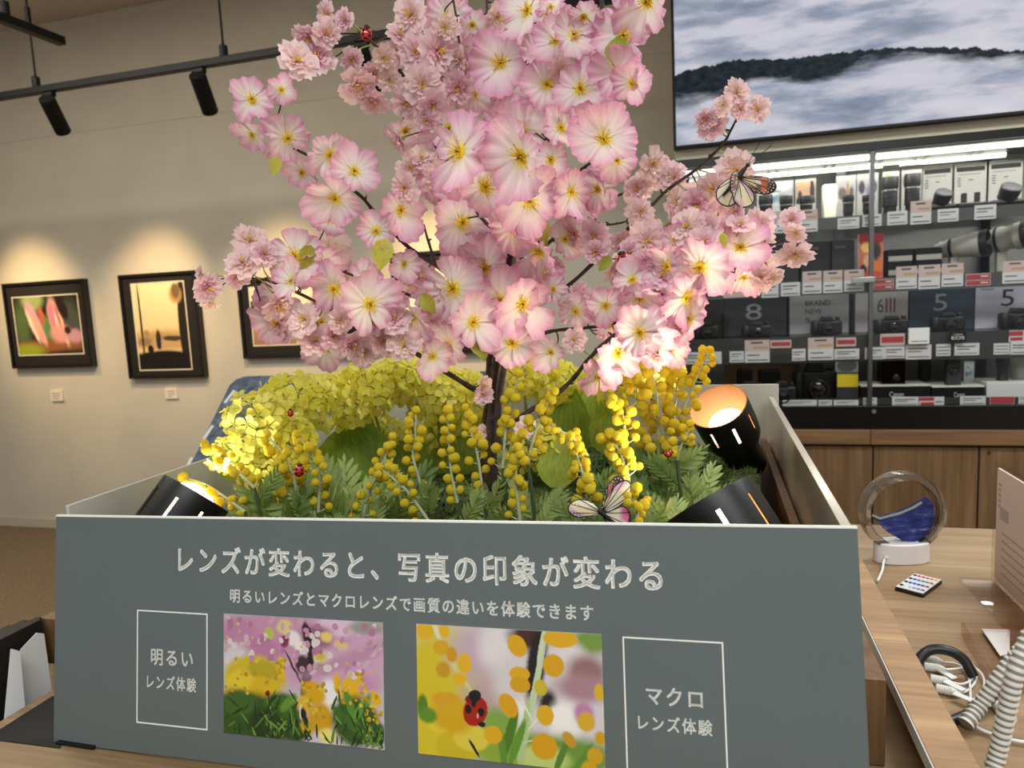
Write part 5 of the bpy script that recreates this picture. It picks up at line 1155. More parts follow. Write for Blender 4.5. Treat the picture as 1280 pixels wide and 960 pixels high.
def basis(p, d, z, k):
    d = d.normalized(); z = (z-d*z.dot(d)).normalized(); x = d.cross(z)
    return Matrix(((x.x*k,d.x*k,z.x*k,p.x),(x.y*k,d.y*k,z.y*k,p.y),(x.z*k,d.z*k,z.z*k,p.z),(0,0,0,1)))
def spray(pts, Y, n, size, lab, fronds=2, spread=11, green=.0, dY=0.0, flen=60):
    """pts: base ... tip in picture pixels at depth Y; n pompoms along the upper part"""
    k = len(pts); P = smooth_path([onY(x, y, Y+dY*i/(k-1)) for i, (x, y) in enumerate(pts)], 8)
    b = P[0].copy(); b.z = min(b.z, MOSS)-.02
    base = Vector((P[0].x+.004, P[0].y+.01, MOSS-.015)) if P[0].z > MOSS-.01 else P[0]
    th = thing('mimosa_spray', base, lab, 'mimosa', 'mimosa sprays in the flower box')
    sc = Y/FPX
    m = MB(); m.tube(P, [.0022-.0014*i/(len(P)-1) for i in range(len(P))], 6)
    m.mat = 1; 
    if (base-P[0]).length > .004: m.tube([base, P[0].lerp(base, .5)+Vector((.002,0,0)), P[0]], [.0026,.0025,.0022], 6)
    m.mat = 0; pos = []
    for i in range(n):
        f = i/(n-1) if n > 1 else 1; u = (.04+.96*f); q = P[min(len(P)-1, int(u*(len(P)-1)))]
        tan = (P[min(len(P)-1, int(u*(len(P)-1))+1)]-P[max(0, int(u*(len(P)-1))-1)]).normalized()
        side = random.choice((1,-1)) if random.random() < .4 else (1 if i % 2 else -1); w = spread*sc*(1.05-.55*f)*random.uniform(.45,1.3)
        lat = tan.cross((CAM-q).normalized()).normalized()
        ang = random.uniform(-1.3,1.3)
        dirv = lat*side*math.cos(ang)+(CAM-q).normalized()*math.sin(ang)+tan*.5
        c = q+dirv.normalized()*w if f < .97 else q+tan*.003
        m.tube([q, q.lerp(c,.5)-tan*.001, c], .0007, 4)
        pos.append((c, size*.5*sc*random.uniform(.76,1.16)))
    m.build('stem', [m_mstem, m_mstem2], th, M=Matrix.Identity(4), smooth=60)
    for c, r in pos:
        R_ = Matrix.Rotation(random.uniform(0,6.28), 4, Vector((random.random(), random.random(), 1)).normalized())
        inst('pompom', POM[random.randrange(3)], th, Matrix.Translation(c) @ R_ @ Matrix.Diagonal((r, r, r*random.uniform(.92,1.1), 1)))
    for j in range(fronds):
        a = random.uniform(0, 6.28); d = Vector((math.cos(a), math.sin(a)*.6-.2, random.uniform(.5,1.3))); o = base.lerp(P[0], random.uniform(.2,.9))
        inst('frond', FR[random.randrange(3)], th, basis(o, d, (CAM-o), flen*sc*random.uniform(.8,1.2)))
    return th
spray([(318,610),(300,592),(278,572),(258,556)], .745, 14, 14, 'bright mimosa spray reaching left over the glowing left lamp, upper one', 1, 13)
spray([(306,640),(285,624),(258,606),(231,597)], .735, 14, 14, 'bright mimosa spray reaching left over the glowing left lamp, lower one', 1, 13)
spray([(372,620),(365,590),(352,565),(335,545)], .775, 16, 15, 'mimosa spray against the yellow flower heads, above the left ladybird', 1, 18)
spray([(398,640),(399,600),(390,570),(372,545)], .775, 18, 14, 'mimosa spray right beside the ladybird on the left', 3, 18)
spray([(452,655),(462,615),(478,580),(490,548)], .78, 17, 12.5, 'mimosa spray leaning right, leftmost of the four in front left of the trunk', 2, 16)
spray([(535,650),(510,615),(490,597),(476,586)], .76, 17, 13, 'mimosa spray arching left low at the front panel edge', 1, 17)
spray([(531,622),(517,574),(519,545),(520,515)], .80, 16, 12.5, 'thin upright mimosa spray left of the trunk, behind the arching one', 2, 15)
spray([(572,628),(564,590),(561,550),(560,515)], .78, 17, 13.5, 'upright mimosa spray with thick pale stem left of the trunk', 3, 14)
spray([(604,622),(598,575),(590,545),(582,512)], .80, 16, 13, 'upright mimosa spray directly left of the trunk', 2, 13)
spray([(628,585),(632,540),(638,510),(648,470)], .80, 18, 13.5, 'tall mimosa spray directly right of the trunk', 1, 15)
spray([(650,650),(646,615),(645,590),(647,562)], .75, 15, 13.5, 'low mimosa spray crossing the front panel edge right of the trunk', 1, 15)
spray([(660,580),(668,545),(677,520),(692,492)], .79, 18, 13.5, 'mimosa spray leaning right beside the pale hidden blossom', 2, 15)
spray([(735,570),(718,550),(700,538),(684,528)], .86, 10, 12, 'small mimosa spray arching left in the middle right', 1, 12)
spray([(729,648),(733,615),(726,585),(714,548)], .76, 20, 13.5, 'mimosa spray right of centre, left of the butterfly', 1, 17)
spray([(786,640),(786,600),(776,570),(764,545)], .78, 26, 13.5, 'thick mimosa spray above the lower butterfly', 3, 21)
spray([(783,555),(780,530),(776,512),(768,500)], .85, 12, 13, 'short mimosa spray above the thick one, right of centre', 1, 14)
spray([(823,580),(823,540),(822,500),(812,452)], 1.0, 28, 13, 'tall bushy mimosa spray left of the glowing back lamp', 3, 22)
spray([(808,560),(800,525),(796,490),(790,462)], 1.02, 22, 13, 'bushy mimosa spray in the back right clump, left one', 1, 22)
spray([(838,560),(842,520),(846,485),(838,455)], 1.03, 22, 12.5, 'bushy mimosa spray in the back right clump, nearest the lamp mouth', 1, 20)
spray([(842,545),(858,500),(872,470),(886,440)], 1.02, 26, 10.5, 'mimosa spray pointing up right in front of the glass case', 1, 15)
spray([(846,575),(852,556),(858,545),(862,532)], .95, 9, 11, 'tiny mimosa spray below the glowing back lamp', 2, 13)
spray([(795,655),(797,640),(792,632),(786,622)], .74, 6, 11, 'tiny mimosa spray right of the lower butterfly at the panel edge', 1, 10)
# ------------------------------------------------------------------ fern plants
def fern(x, y, Y, n, size, lab, up=1.0, lean=(0,0)):
    o = onY(x, y, Y); o.z = MOSS-.01
    th = thing('fern_plant', o, lab, 'fern', 'green fern plants in the flower box'); s_ = size*Y/FPX
    for j in range(n):
        a = 2*PI*j/n+random.uniform(-.3,.3); d = Vector((math.cos(a)+lean[0], math.sin(a)*.8+lean[1], up*random.uniform(.6,1.5)))
        inst('frond', FR[j % 3], th, basis(o+Vector((math.cos(a),math.sin(a),0))*.006, d, Vector((0,0,1))*.5+(CAM-o).normalized(), s_*random.uniform(.8,1.15)))
for a in ((352,640,.80,9,110,'light fern at the left, beside the glowing left lamp'), (425,650,.84,10,115,'dark fern left of centre, below the broad lime leaf'), (480,648,.86,9,95,'dark fern between two mimosa sprays, left of the trunk'), (548,655,.74,9,70,'pale fern at the panel edge, left of the trunk'), (590,652,.74,9,76,'pale fern at the panel edge, just left of the trunk'),
          (664,640,.84,6,70,'fern right of the trunk behind the low mimosa'), (690,658,.80,5,56,'small fern curling at right of the low mimosa'), (770,648,.84,6,62,'fern behind the thick mimosa, right of centre'), (832,652,.84,9,88,'pale fern spreading in front of the moss, right of centre'), (862,612,1.0,7,66,'dim fern below the glowing back lamp'), (808,600,1.0,7,66,'fern at the foot of the tall bushy mimosa'), (640,650,.86,8,80,'fern at the foot of the trunk'), (395,660,.76,8,80,'fern at the panel edge below the left ladybird')):
    fern(*a)
# ------------------------------------------------------------------ yellow flower heads
def floret_mb(seed):
    R = random.Random(seed); mb = MB()
    for k in range(5):
        a0 = 2*PI*k/5+R.uniform(-.1,.1); tl = R.uniform(.1,.45); ph = R.uniform(0,6)
        def fn(u, v):
            s = v*2-1; a = a0+s*.62*(.4+.6*min(1,u*1.7))*(1-.2*u*u); r = .05+u*(1-.22*abs(s)**2.2+.03*math.sin(5*s+ph))
            return (r*math.cos(a), r*math.sin(a), tl*u**1.5+.08*u*math.sin(3*s+ph)-.25*max(0,u-.7)*u)
        mb.grid(fn, 4, 4)
    mb.mat = 1; mb.sphere((0,0,.06), (.13,.13,.12), 7, 5); mb.lathe([(0,-.5),(.04,-.48),(.08,-.02)], None, 6); return mb
FL = [floret_mb(s).mesh('floret', [m_yel, m_yelc], 180) for s in range(4)]
BIG = [leaf_mb(1,.75,.25,.03,14,6,seed=s+10).mesh('broad_leaf', m_leafBig, 180) for s in range(2)]
def head(x, y, rx, ry, Y, n, lab, leaves=(), fs=13, stem=True):
    c = onY(x, y, Y); sc = Y/FPX; base = Vector((c.x+random.uniform(-.02,.02), c.y+.02, MOSS-.015))
    th = thing('yellow_flower_head', base, lab, 'yellow flower', 'yellow flower heads in the flower box')
    m = MB(); m.tube(smooth_path([base, base.lerp(c,.5)+Vector((.006,0,0)), c], 4), .0028, 6)
    g = PI*(3-math.sqrt(5))
    view = (CAM-c).normalized(); up = Vector((0,0,1)); axis = (view*.75+up*.7).normalized(); F = frame_of(axis)
    n = int(n*1.35)
    for i in range(n):
        t_ = 1-1.35*(i+.5)/n; ph = i*g; r_ = math.sqrt(max(0, 1-t_*t_))
        d = F @ Vector((r_*math.cos(ph), r_*math.sin(ph), t_)); w = Vector((d.dot(VR)*rx, d.dot(VU)*ry, d.dot(VF)*rx))*sc*random.uniform(.86,1.08)
        p = c+VR*w.x+VU*w.y+VF*w.z
        nrm_ = (d+Vector((random.uniform(-.35,.35),random.uniform(-.35,.35),random.uniform(-.35,.35)))).normalized()
        s_ = fs*sc*random.uniform(.85,1.15)
        m.tube([c+(p-c)*.15, p-nrm_*s_*.45], .0009, 4)
        inst('floret', FL[i % 4], th, mtx(p, nrm_, spin=random.uniform(0,6.28), scale=s_))
    m.build('stem', m_stalk, th, M=Matrix.Identity(4), smooth=60)
    for (lx, ly, L, dx_, dy_, lY) in leaves:
        o = onY(lx, ly, lY); d = VR*dx_+VU*dy_; k = L*lY/FPX
        inst('broad_leaf', BIG[random.randrange(2)], th, basis(o, d, (CAM-o)+Vector((0,0,.4)), k))
random.seed(44)
head(322,530,44,46,.84,30,'yellow flower head farthest left, against the felt board',[(262,572,60,1,-.1,.80)],15)
head(338,602,40,36,.83,22,'yellow flower head glowing just right of the left lamp',[(300,600,60,-.6,1,.82)],14)
head(290,568,28,26,.79,12,'small yellow flower head nearest the left lamp mouth',[],13)
head(372,498,46,30,.97,30,'yellow flower head at the top left of the clump',[],15)
head(352,555,44,40,.88,30,'yellow flower head behind the left ladybird',[],15)
head(418,505,50,36,1.06,34,'yellow flower head left of the broad lime leaf',[(470,600,110,-.45,1,1.08)],15)
head(392,608,36,36,.93,22,'low yellow flower head below the left ladybird',[],15)
head(460,490,44,34,1.10,28,'yellow flower head above the broad lime leaf',[(420,620,130,.35,1,1.06)],15)
head(505,478,40,30,1.14,26,'yellow flower head left of the lower left branch',[],14)
head(545,492,44,34,1.16,28,'dull yellow flower head behind the lower left branch',[(565,560,80,-.2,1,1.2)],14)
head(478,548,34,26,1.16,18,'shaded yellow flower head under the arch of heads, beside the broad lime leaf',[(505,620,100,-.3,1,1.12)],13)
head(545,548,30,26,1.2,16,'shaded yellow flower head behind the upright mimosa sprays, left of the trunk',[(540,625,110,.1,1,1.14)],13)
head(522,452,26,20,1.22,16,'bright small yellow flower head just under the pink blossoms',[],13)
head(582,500,34,34,1.18,24,'yellow flower head directly left of the trunk',[(590,600,90,.2,1,1.16)],14)
head(655,468,34,26,1.20,24,'pale yellow flower head directly right of the trunk',[(700,580,110,.1,1,1.16)],14)
head(692,480,34,28,1.22,24,'pale yellow flower head above the right lower branch',[(725,560,90,.25,1,1.2)],14)
head(775,474,36,32,1.16,26,'golden yellow flower head behind the back right mimosa',[(760,570,80,.1,1,1.14)],14)
head(815,462,34,26,1.18,24,'golden yellow flower head just left of the mimosa tip',[],14)
head(672,560,34,30,1.10,18,'dim yellow green flower head low behind the mimosa right of the trunk',[(690,610,80,.3,1,1.05)],14)
# ------------------------------------------------------------------ ladybirds
m_lred = mat('ladybird_red', (196,30,18), .18, coat=1.0); m_lblk = mat('ladybird_black', (14,10,10), .25)
def ladybird(x, y, Y, size, hx, hy, lab, facing=None):
    """head towards (hx, hy) in the picture, back to the viewer"""
    c = onY(x, y, Y); s_ = size*Y/FPX*.5; z = facing or (CAM-c).normalized(); d = VR*hx+VU*hy; M = basis(c, d, z, s_)
    th = thing('ladybird', c, lab, 'ladybird', 'ladybirds on the flowers', M=Matrix.Translation(c))
    b = MB()
    def fn(u, v): 
        t_ = u*PI*.5; a = v*2*PI; r = math.sin(t_); return (.8*r*math.cos(a), .95*r*math.sin(a)-.1, .62*math.cos(t_))
    b.grid(fn, 10, 24); b.uv = {}; b.hasuv = False
    b.lathe([(.8,0),(.6,-.12),(0,-.14)], Matrix.Translation((0,-.1,0)) @ Matrix.Diagonal((1,1.19,1,1)), 24)
    b.mat = 1
    for (sx, sy, sr) in ((0,.55,.2),(-.42,.28,.2),(.42,.28,.2),(-.46,-.32,.2),(.46,-.32,.2),(-.16,-.72,.16),(.16,-.72,.16)):
        hz = .62*math.sqrt(max(.02, 1-(sx/.8)**2-((sy)/.95)**2)); nn = Vector((sx/.64, sy/.9, hz/.38)).normalized()
        b.lathe([(sr,-.03),(sr*.96,.012),(sr*.5,.02),(0,.022)], mtx((sx, sy-.1, hz), nn), 12)
    b.box((-.012,-1.0,.0),(.012,.8,.02), Matrix.Translation((0,-.1,.0)))
    b.build('wing_cases', [m_lred, m_lblk], th, M=M, smooth=50)
    h = MB(); h.sphere((0,.86,.12), (.42,.26,.26), 12, 8); h.sphere((-.2,1.0,.2), .09, 6, 5); h.sphere((.2,1.0,.2), .09, 6, 5); h.build('head', m_lblk, th, M=M, smooth=180)
    for sx in (-1,1):
        for sy in (-.5,0,.5): MB().tube([(sx*.5,sy,-.05),(sx*.9,sy*1.2,-.05),(sx*1.05,sy*1.4,-.2)], .05, 5).build('leg', m_lblk, th, M=M)
ladybird(458,42,.895,19,.1,1,'ladybird at the tip of the upper left twig, above the black spotlight')
ladybird(374,588,.752,19,.1,1,'ladybird on the yellow flowers above the left mimosa foliage')
ladybird(363,516,.845,11,-.1,1,'tiny ladybird on the upper left yellow flower heads')
ladybird(836,567,.92,11,.8,.4,'small ladybird beside the tall bushy mimosa on the right')
ladybird(780,327,.884,24,-.3,1,'large dark red ladybird half hidden among the right pink blossoms')
# ------------------------------------------------------------------ butterflies
m_wcream = picture('wing_cream', (236,222,186), [(.5,.05,.6,.3,0,.6,(236,228,206)),(.6,.95,.7,.2,0,.4,(206,160,190))]); m_wpink = picture('wing_pink', (232,224,200), [(.95,.6,.3,.5,0,.4,(222,120,170))]); m_wdark = picture('wing_dark', (112,88,76), [(.3,.3,.2,.2,0,.4,(216,196,160)),(.6,.65,.14,.2,0,.4,(190,96,72)),(.75,.4,.12,.14,0,.4,(200,110,84)),(.5,.5,.1,.1,0,.4,(226,210,190)),(.95,.7,.18,.5,0,.3,(60,48,44))], warp=.2, wscale=9)
m_vein = mat('wing_vein', (28,22,18), .6); m_wdot = mat('wing_dot', (236,232,224), .6)
def wing(th, M, pts, m_, veins=6, dots=False, name='wing'):
    """outline pts in local xy from the root at 0,0"""
    P = smooth_path([Vector((x,y,0)) for x,y in pts], 5); b = MB(); n = len(P)
    xs_ = [p.x for p in P]; ys_ = [p.y for p in P]; ux = lambda p: ((p.x-min(xs_))/(max(xs_)-min(xs_)), (p.y-min(ys_))/(max(ys_)-min(ys_)))
    ro = Vector((0,0,0)); N = 5
    for zoff, flip in ((.006,0),(-.006,1)):
        for i in range(n-1):
            for k in range(N):
                a, c_ = k/N, (k+1)/N
                bow = lambda p, f: p*f+Vector((0,0,zoff+.06*math.sin(PI*f)))
                q = [bow(P[i],a), bow(P[i],c_), bow(P[i+1],c_), bow(P[i+1],a)]; uvs = [ux(P[i]*a), ux(P[i]*c_), ux(P[i+1]*c_), ux(P[i+1]*a)]
                if flip: q.reverse(); uvs.reverse()
                b.quad(*q, uvs=uvs)
    b.mat = 1; b.tube(P, .022, 5)
    for k in range(veins):
        p = P[int((k+.7)/(veins+.4)*(n-1))]; b.tube([p*f+Vector((0,0,.012+.06*math.sin(PI*f))) for f in (.02,.25,.5,.75,1)], .012, 4)
    if dots:
        b.mat = 2
        for k in range(2, n-2, 2):
            b.sphere(P[k]*.93+Vector((0,0,.025)), .022, 5, 4); b.sphere(P[k]*.84+Vector((0,0,.04)), .016, 5, 4)
    return b.build(name, [m_, m_vein, m_wdot], th, M=M, smooth=60)
def butterfly(x, y, Y, size, wings, body, lab):
    c = onY(x, y, Y); k = size*Y/FPX; th = thing('butterfly', c, lab, 'butterfly', 'butterflies on the flowers', M=Matrix.Translation(c))
    V0 = Matrix(((VR.x*k,VU.x*k,-VF.x*k,c.x),(VR.y*k,VU.y*k,-VF.y*k,c.y),(VR.z*k,VU.z*k,-VF.z*k,c.z),(0,0,0,1)))
    for pts, ang, m_, dots, yaw in wings: wing(th, V0 @ Matrix.Rotation(math.radians(yaw),4,'Y') @ Matrix.Rotation(math.radians(ang),4,'Z'), pts, m_, dots=dots)
    bx_, by_ = body; d = Vector((bx_, by_, 0)).normalized(); sd = Vector((-d.y, d.x, 0))
    b = MB(); b.tube([d*-.75, d*-.5, d*-.15, d*.1, d*.3, d*.42], [.02,.055,.06,.085,.07,.03], 10); b.sphere(d*.46, .07, 8, 6); b.build('body', m_vein, th, M=V0 @ Matrix.Translation((0,0,.06)), smooth=180)
    for s in (-1,1):
        MB().tube([d*.5, d*.9+sd*.1*s+Vector((0,0,.1)), d*1.35+sd*.18*s+Vector((0,0,.16))], [.012,.010,.014], 5).build('antenna', m_vein, th, M=V0)
FWp = [(0,0),(.35,.28),(.8,.5),(1.15,.48),(1.2,.25),(.95,0),(.5,-.1),(0,0)]
HWp = [(0,0),(.4,.12),(.75,.05),(.9,-.2),(.75,-.5),(.42,-.55),(.12,-.3),(0,0)]
butterfly(922,222,.885,38,[(FWp,-30,m_wdark,True,8),(HWp,-48,m_wcream,False,10),(HWp,-98,m_wcream,False,-6),(FWp,-170,m_wdark,True,62)],(.62,.78),'butterfly with dark edged cream wings on the right upper branch')
butterfly(752,641,.735,42,[(FWp,42,m_wdark,True,14),(FWp,30,m_wcream,False,4),(HWp,8,m_wpink,False,12),(FWp,150,m_wcream,True,30)],(-.62,.5),'butterfly with pink tipped cream wings at the front panel edge')
# ------------------------------------------------------------------ things on the counter, right
ZT = TABLE
def onT(x, y, h=0.0): return onZ(x, y, ZT+h)
# round sand picture on a lit white base
c0 = onT(1126.5, 701); sc = (c0-CAM).dot(VF)/FPX
th = thing('sand_picture', c0, 'round clear sand picture with blue sand on a white oval base', 'ornament')
yaw = math.radians(12); fx = Vector((math.cos(yaw), math.sin(yaw), 0)); fn_ = Vector((math.sin(yaw), -math.cos(yaw), 0)); fz = Vector((0,0,1))
RB = 33.5*sc; HB = 26*sc
b = MB(); pts = []
for k in range(40):
    a = 2*PI*k/40; pts.append((RB*math.copysign(abs(math.cos(a))**.9, math.cos(a)), RB*.5*math.sin(a)))
Mb_ = Matrix(((fx.x,-fn_.x,0,c0.x),(fx.y,-fn_.y,0,c0.y),(0,0,1,c0.z),(0,0,0,1)))
b.prism(pts, Mb_, 0, HB); b.build('base', mat('base_white', (236,234,236), .35), th, bevel=.002)
cd_ = c0+fz*(HB*.55)+fz*(49*sc); RD = 49.5*sc
Md = Matrix(((fx.x,0,fn_.x,cd_.x),(fx.y,0,fn_.y,cd_.y),(0,1,0,cd_.z),(0,0,0,1)))
RI = RD*.84
m_clear = NT('clear_ring'); tb_ = m_clear.b; tb_.inputs['Transmission Weight'].default_value = .9; tb_.inputs['Roughness'].default_value = .06; tb_.inputs['Base Color'].default_value = rgba((225,215,205)); tb_.inputs['IOR'].default_value = 1.35; m_clear = m_clear.m
MB().lathe([(RI,-.011),(RD,-.011),(RD*1.005,0),(RD,.011),(RI,.011),(RI,-.011)], Md, 72).build('ring', m_clear, th, smooth=35)
MB().lathe([(RD*.985,-.0118),(RD*1.006,-.0118),(RD*1.006,-.0095),(RD*.985,-.0095)], Md, 72).build('rim', mat('rim_grey', (150,140,134), .25, .5), th)
MB().lathe([(RI*.985,-.010),(RI*1.0,-.010),(RI*1.0,.010),(RI*.985,.010)], Md, 72).build('inner_band', mat('inner_chrome', (150,132,118), .15, 1.0), th)
for zz in (-.006, .006): MB().lathe([(0,zz),(RI,zz)], Md, 60).build('glass_face', glass('picture_glass', (250,250,250), alpha=.97), th)
S = [(84,640),(95,645),(105,643),(122,640),(140,634),(152,628),(162,624),(168,631),(170,650),(165,664),(152,674),(140,678),(124,673),(108,664),(92,648)]
sp_ = []
for x, y in S:
    x += 1000; p = Md.inverted() @ onY(x, y, cd_.y)
    q = Vector((p.x, p.y)); 
    if q.length > RI*.97: q *= RI*.97/q.length
    sp_.append((q.x, q.y))
t = NT('blue_sand'); f = t.noise(t.coord('Object', (12, 12, 40)), 3, 4); t.l(t.ramp(f, [(.3,(28,34,92)),(.5,(44,56,132)),(.62,(70,88,160)),(.75,(190,196,206))]), t.b.inputs['Base Color']); t.b.inputs['Roughness'].default_value = .6
MB().prism(sp_, Md, -.0055, .0055).build('blue_sand', t.m, th, smooth=30)
top_l = sp_[:6]; m = MB()
m.tube([Md @ Vector((x, y, .006)) for x, y in top_l], .0022, 6); m.build('sand_crest', mat('sand_crest', (150,162,160), .7), th)
p = onY(1110.5, 694, c0.y-RB*.42); q1 = onY(1105, 700, c0.y-RB*.6); q2 = onT(1103, 712, .004); q3 = onT(1097, 726, .004)
cb = MB(); cb.tube(smooth_path([p, q1, q2, q3], 6), .0019, 8); cb.tube([p+(q1-p)*-.4, p, p+(q1-p)*.7], [.0036,.0036,.003], 8); cb.build('power_cable', m_white, th)
# remote control
A_ = onT(1118.5,732.5,.007); B_ = onT(1137.5,714,.007); C_ = onT(1172,723,.007); D_ = onT(1155,741.5,.007)
th = thing('remote_control', (A_+C_)/2-Vector((0,0,.007)), 'small flat remote control with coloured buttons on the wooden counter', 'remote control')
ex = ((D_-A_)+(C_-B_))*.5; ey = ((B_-A_)+(C_-D_))*.5; lx, ly = ex.length, ey.length; ex.normalize(); ey = (ey-ex*ey.dot(ex)).normalized()
Mr = Matrix(((ex.x,ey.x,0,A_.x),(ex.y,ey.y,0,A_.y),(0,0,1,ZT),(0,0,0,1)))
MB().box((0,0,0),(lx,ly,.0058),Mr).build('casing', mat('remote_black', (20,20,22), .4), th, bevel=.0012)
MB().box((.0012,.0012,.0058),(lx-.0012,ly-.0012,.0068),Mr).build('face_plate', mat('remote_white', (228,228,228), .4), th)
cols = [[(30,30,32)]*4, [(200,40,60),(60,60,170),(40,70,190),(230,230,230)], [(200,70,60),(50,110,170),(60,80,190),(190,190,200)], [(190,110,120),(40,150,120),(50,90,180),(150,150,190)], [(220,140,60),(60,170,90),(90,70,160),(140,140,180)], [(230,190,60),(200,80,50),(150,60,120),(120,120,170)]]
for i in range(6):
    for j in range(4):
        x_ = lx*(.13+.148*i); y_ = ly*(.86-.235*j)
        c_ = cols[i][j]
        MB().lathe([(.0027,.0068),(.0027,.0076),(.002,.0082),(0,.0083)], Mr @ Matrix.Translation((x_, y_, 0)) @ Matrix.Diagonal((lx/.085 if False else 1.0, 1, 1, 1)), 10).build('button', mat('button_%d_%d_%d' % c_, c_, .5), th)
# acrylic sign holder at the right edge
P0 = onT(1240,725); P1 = onT(1279,764); d = (P1-P0); d.z = 0; d.normalize(); nrm2 = Vector((d.y,-d.x,0)); nrm2 = nrm2 if nrm2.dot(CAM-P0) > 0 else -nrm2
Hh = onY(1240,577,P0.y).z-ZT; LN = .30
def wp(s, h, o=0.0): return P0+d*s+Vector((0,0,h))+nrm2*o
def sheet(s0, s1, h0, h1, o0, o1): return [wp(s0,h0,o0),wp(s1,h0,o0),wp(s1,h0,o1),wp(s0,h0,o1),wp(s0,h1,o0),wp(s1,h1,o0),wp(s1,h1,o1),wp(s0,h1,o1)]
m_acr = glass('clear_acrylic', (250,246,244), alpha=.985, fres=.3)
th = thing('sign_holder', P0, 'clear acrylic sign holder with a pale printed sheet at the right picture edge', 'sign holder')
MB().hexa(sheet(0,LN,0,Hh,0,.002)).build('front_sheet', glass('clear_acrylic_front', (250,246,244), alpha=.97, fres=.3, rough=.05), th); MB().hexa(sheet(0,LN,0,Hh,-.006,-.004)).build('back_sheet', m_acr, th)
m = MB(); m.hexa(sheet(.006,LN-.004,.006,Hh-.008,-.0035,-.0005)); m.build('paper_insert', mat('insert_paper', (248,242,240), .6), th)
m = MB()
def pr(s0,s1,h0,h1): m.hexa(sheet(s0,s1,h0,h1,-.0004,-.0001))
for k in range(5): pr(.012+.0*k,.022,Hh*.82-.008*k,Hh*.82-.008*k+.005)
for k in range(6): pr(.03,.12,Hh*.45-.012*k,Hh*.45-.012*k+.003)
pr(.02,.05,Hh*.56,Hh*.66)
m.build('faint_print', mat('faint_print', (206,198,196), .7), th)
m = MB(); m.hexa([wp(0,0,.002),wp(LN,0,.002),wp(LN,0,.045),wp(0,0,.045),wp(0,.0025,.002),wp(LN,.0025,.002),wp(LN,.0025,.045),wp(0,.0025,.045)]); m.build('foot_sheet', m_acr, th)
# clear tray with a white label, clear upright sheet
T0 = onT(1201,787); 
def rectT(pts, h0, h1): return [onT(*q, 0)+Vector((0,0,h0)) for q in pts]+[onT(*q, 0)+Vector((0,0,h1)) for q in pts]
th = thing('acrylic_tray', onT(1240,830), 'clear acrylic tray holding a white label, behind the ribbed hoses', 'tray')
tp = [(1242,868),(1201,793),(1285,796),(1330,868)]
MB().hexa(rectT(tp, .0008, .003)).build('tray_floor', m_acr, th)
for i in range(4):
    a = onT(*tp[i]); b_ = onT(*tp[(i+1) % 4]); cc = (onT(*tp[0])+onT(*tp[2]))/2; n_ = ((cc-(a+b_)/2)); n_.normalize(); a = a+Vector((0,0,.0008)); b_ = b_+Vector((0,0,.0008))
    MB().hexa([a,b_,b_+n_*.003,a+n_*.003]+[q+Vector((0,0,.016)) for q in (a,b_,b_+n_*.003,a+n_*.003)]).build('tray_wall', m_acr, th)
tag(MB().hexa(rectT([(1250,825),(1227,791),(1262,792),(1262,822)], .0045, .0055)).build('paper_label', mat('label_white', (232,230,228), .6)), 'white paper label lying in the clear acrylic tray', 'label')
P0b = onT(1262,800); th = thing('acrylic_sheet', P0b, 'upright clear acrylic sheet in front of the sign holder at right edge', 'acrylic sheet')
hb_ = onY(1262,745,P0b.y).z-ZT
MB().hexa([P0b+d*s+Vector((0,0,h))+nrm2*o for h in (0,hb_) for s,o in ((0,0),(.2,0),(.2,.003),(0,.003))]).build('sheet', m_acr, th)
# hoses and cables
m_rib = mat('hose_white', (222,220,214), .5)
def ribbed(pts, R, lab, pitch=.0062, name='ribbed_hose'):
    P = smooth_path(pts, 10); L = [0]
    for a, b_ in zip(P, P[1:]): L.append(L[-1]+(b_-a).length)
    n = int(L[-1]/pitch*4); Q = []; rr = []
    for k in range(n+1):
        s = L[-1]*k/n; i = max(j for j in range(len(L)) if L[j] <= s+1e-9); i = min(i, len(P)-2); f = (s-L[i])/max(1e-9, L[i+1]-L[i]); Q.append(P[i].lerp(P[i+1], f)); rr.append(R if k % 4 < 2 else R*.84)
    m = MB(); m.tube(Q, rr, 16)
    base_ = min(Q, key=lambda p: p.z)
    for i in range(len(m.f)): m.m[i] = 0 if (i//16) % 4 < 2 else 1
    return tag(m.build(name, [m_rib, mat('hose_groove', (150,144,138), .6)], smooth=50), lab, 'hose', 'white ribbed hoses')
h1 = [onT(1207,905,.009), onY(1226,880,onT(1207,905).y-.0)+Vector((0,0,.0)), onY(1250,846,onT(1207,905).y+.005), onY(1272,818,onT(1207,905).y+.01), onY(1305,786,onT(1207,905).y+.01)]
ribbed(h1, .0078, 'white ribbed hose leaning right, its lower end on the counter')
y2 = onT(1236,985).y
h2 = [onT(1236,985,.009), onY(1246,945,y2), onY(1258,890,y2), onY(1270,838,y2), onY(1290,790,y2+.01)]
ribbed(h2, .0078, 'white ribbed hose crossing in front of the other, nearest the camera')
def cable(pts, r, m_, lab, name='cable', extra=None):
    m = MB(); m.tube(smooth_path(pts, 8), r, 10)
    if extra: extra(m)
    return tag(m.build(name, m_, smooth=60), lab, 'cable')
m_cblk = mat('cable_black', (20,20,22), .4)
cable([onT(*q) for q in ((1140,846,.006),(1148,826,.02),(1162,813,.028),(1184,813,.03),(1204,824,.022),(1217,846,.006))], .0058, m_cblk, 'thick black cable arching over the four white plugs')
cable([onT(*q) for q in ((1188,902,.006),(1207,894,.008),(1228,882,.012),(1248,862,.016),(1270,840,.02))], .0052, m_cblk, 'thick black cable passing behind the ribbed hoses')
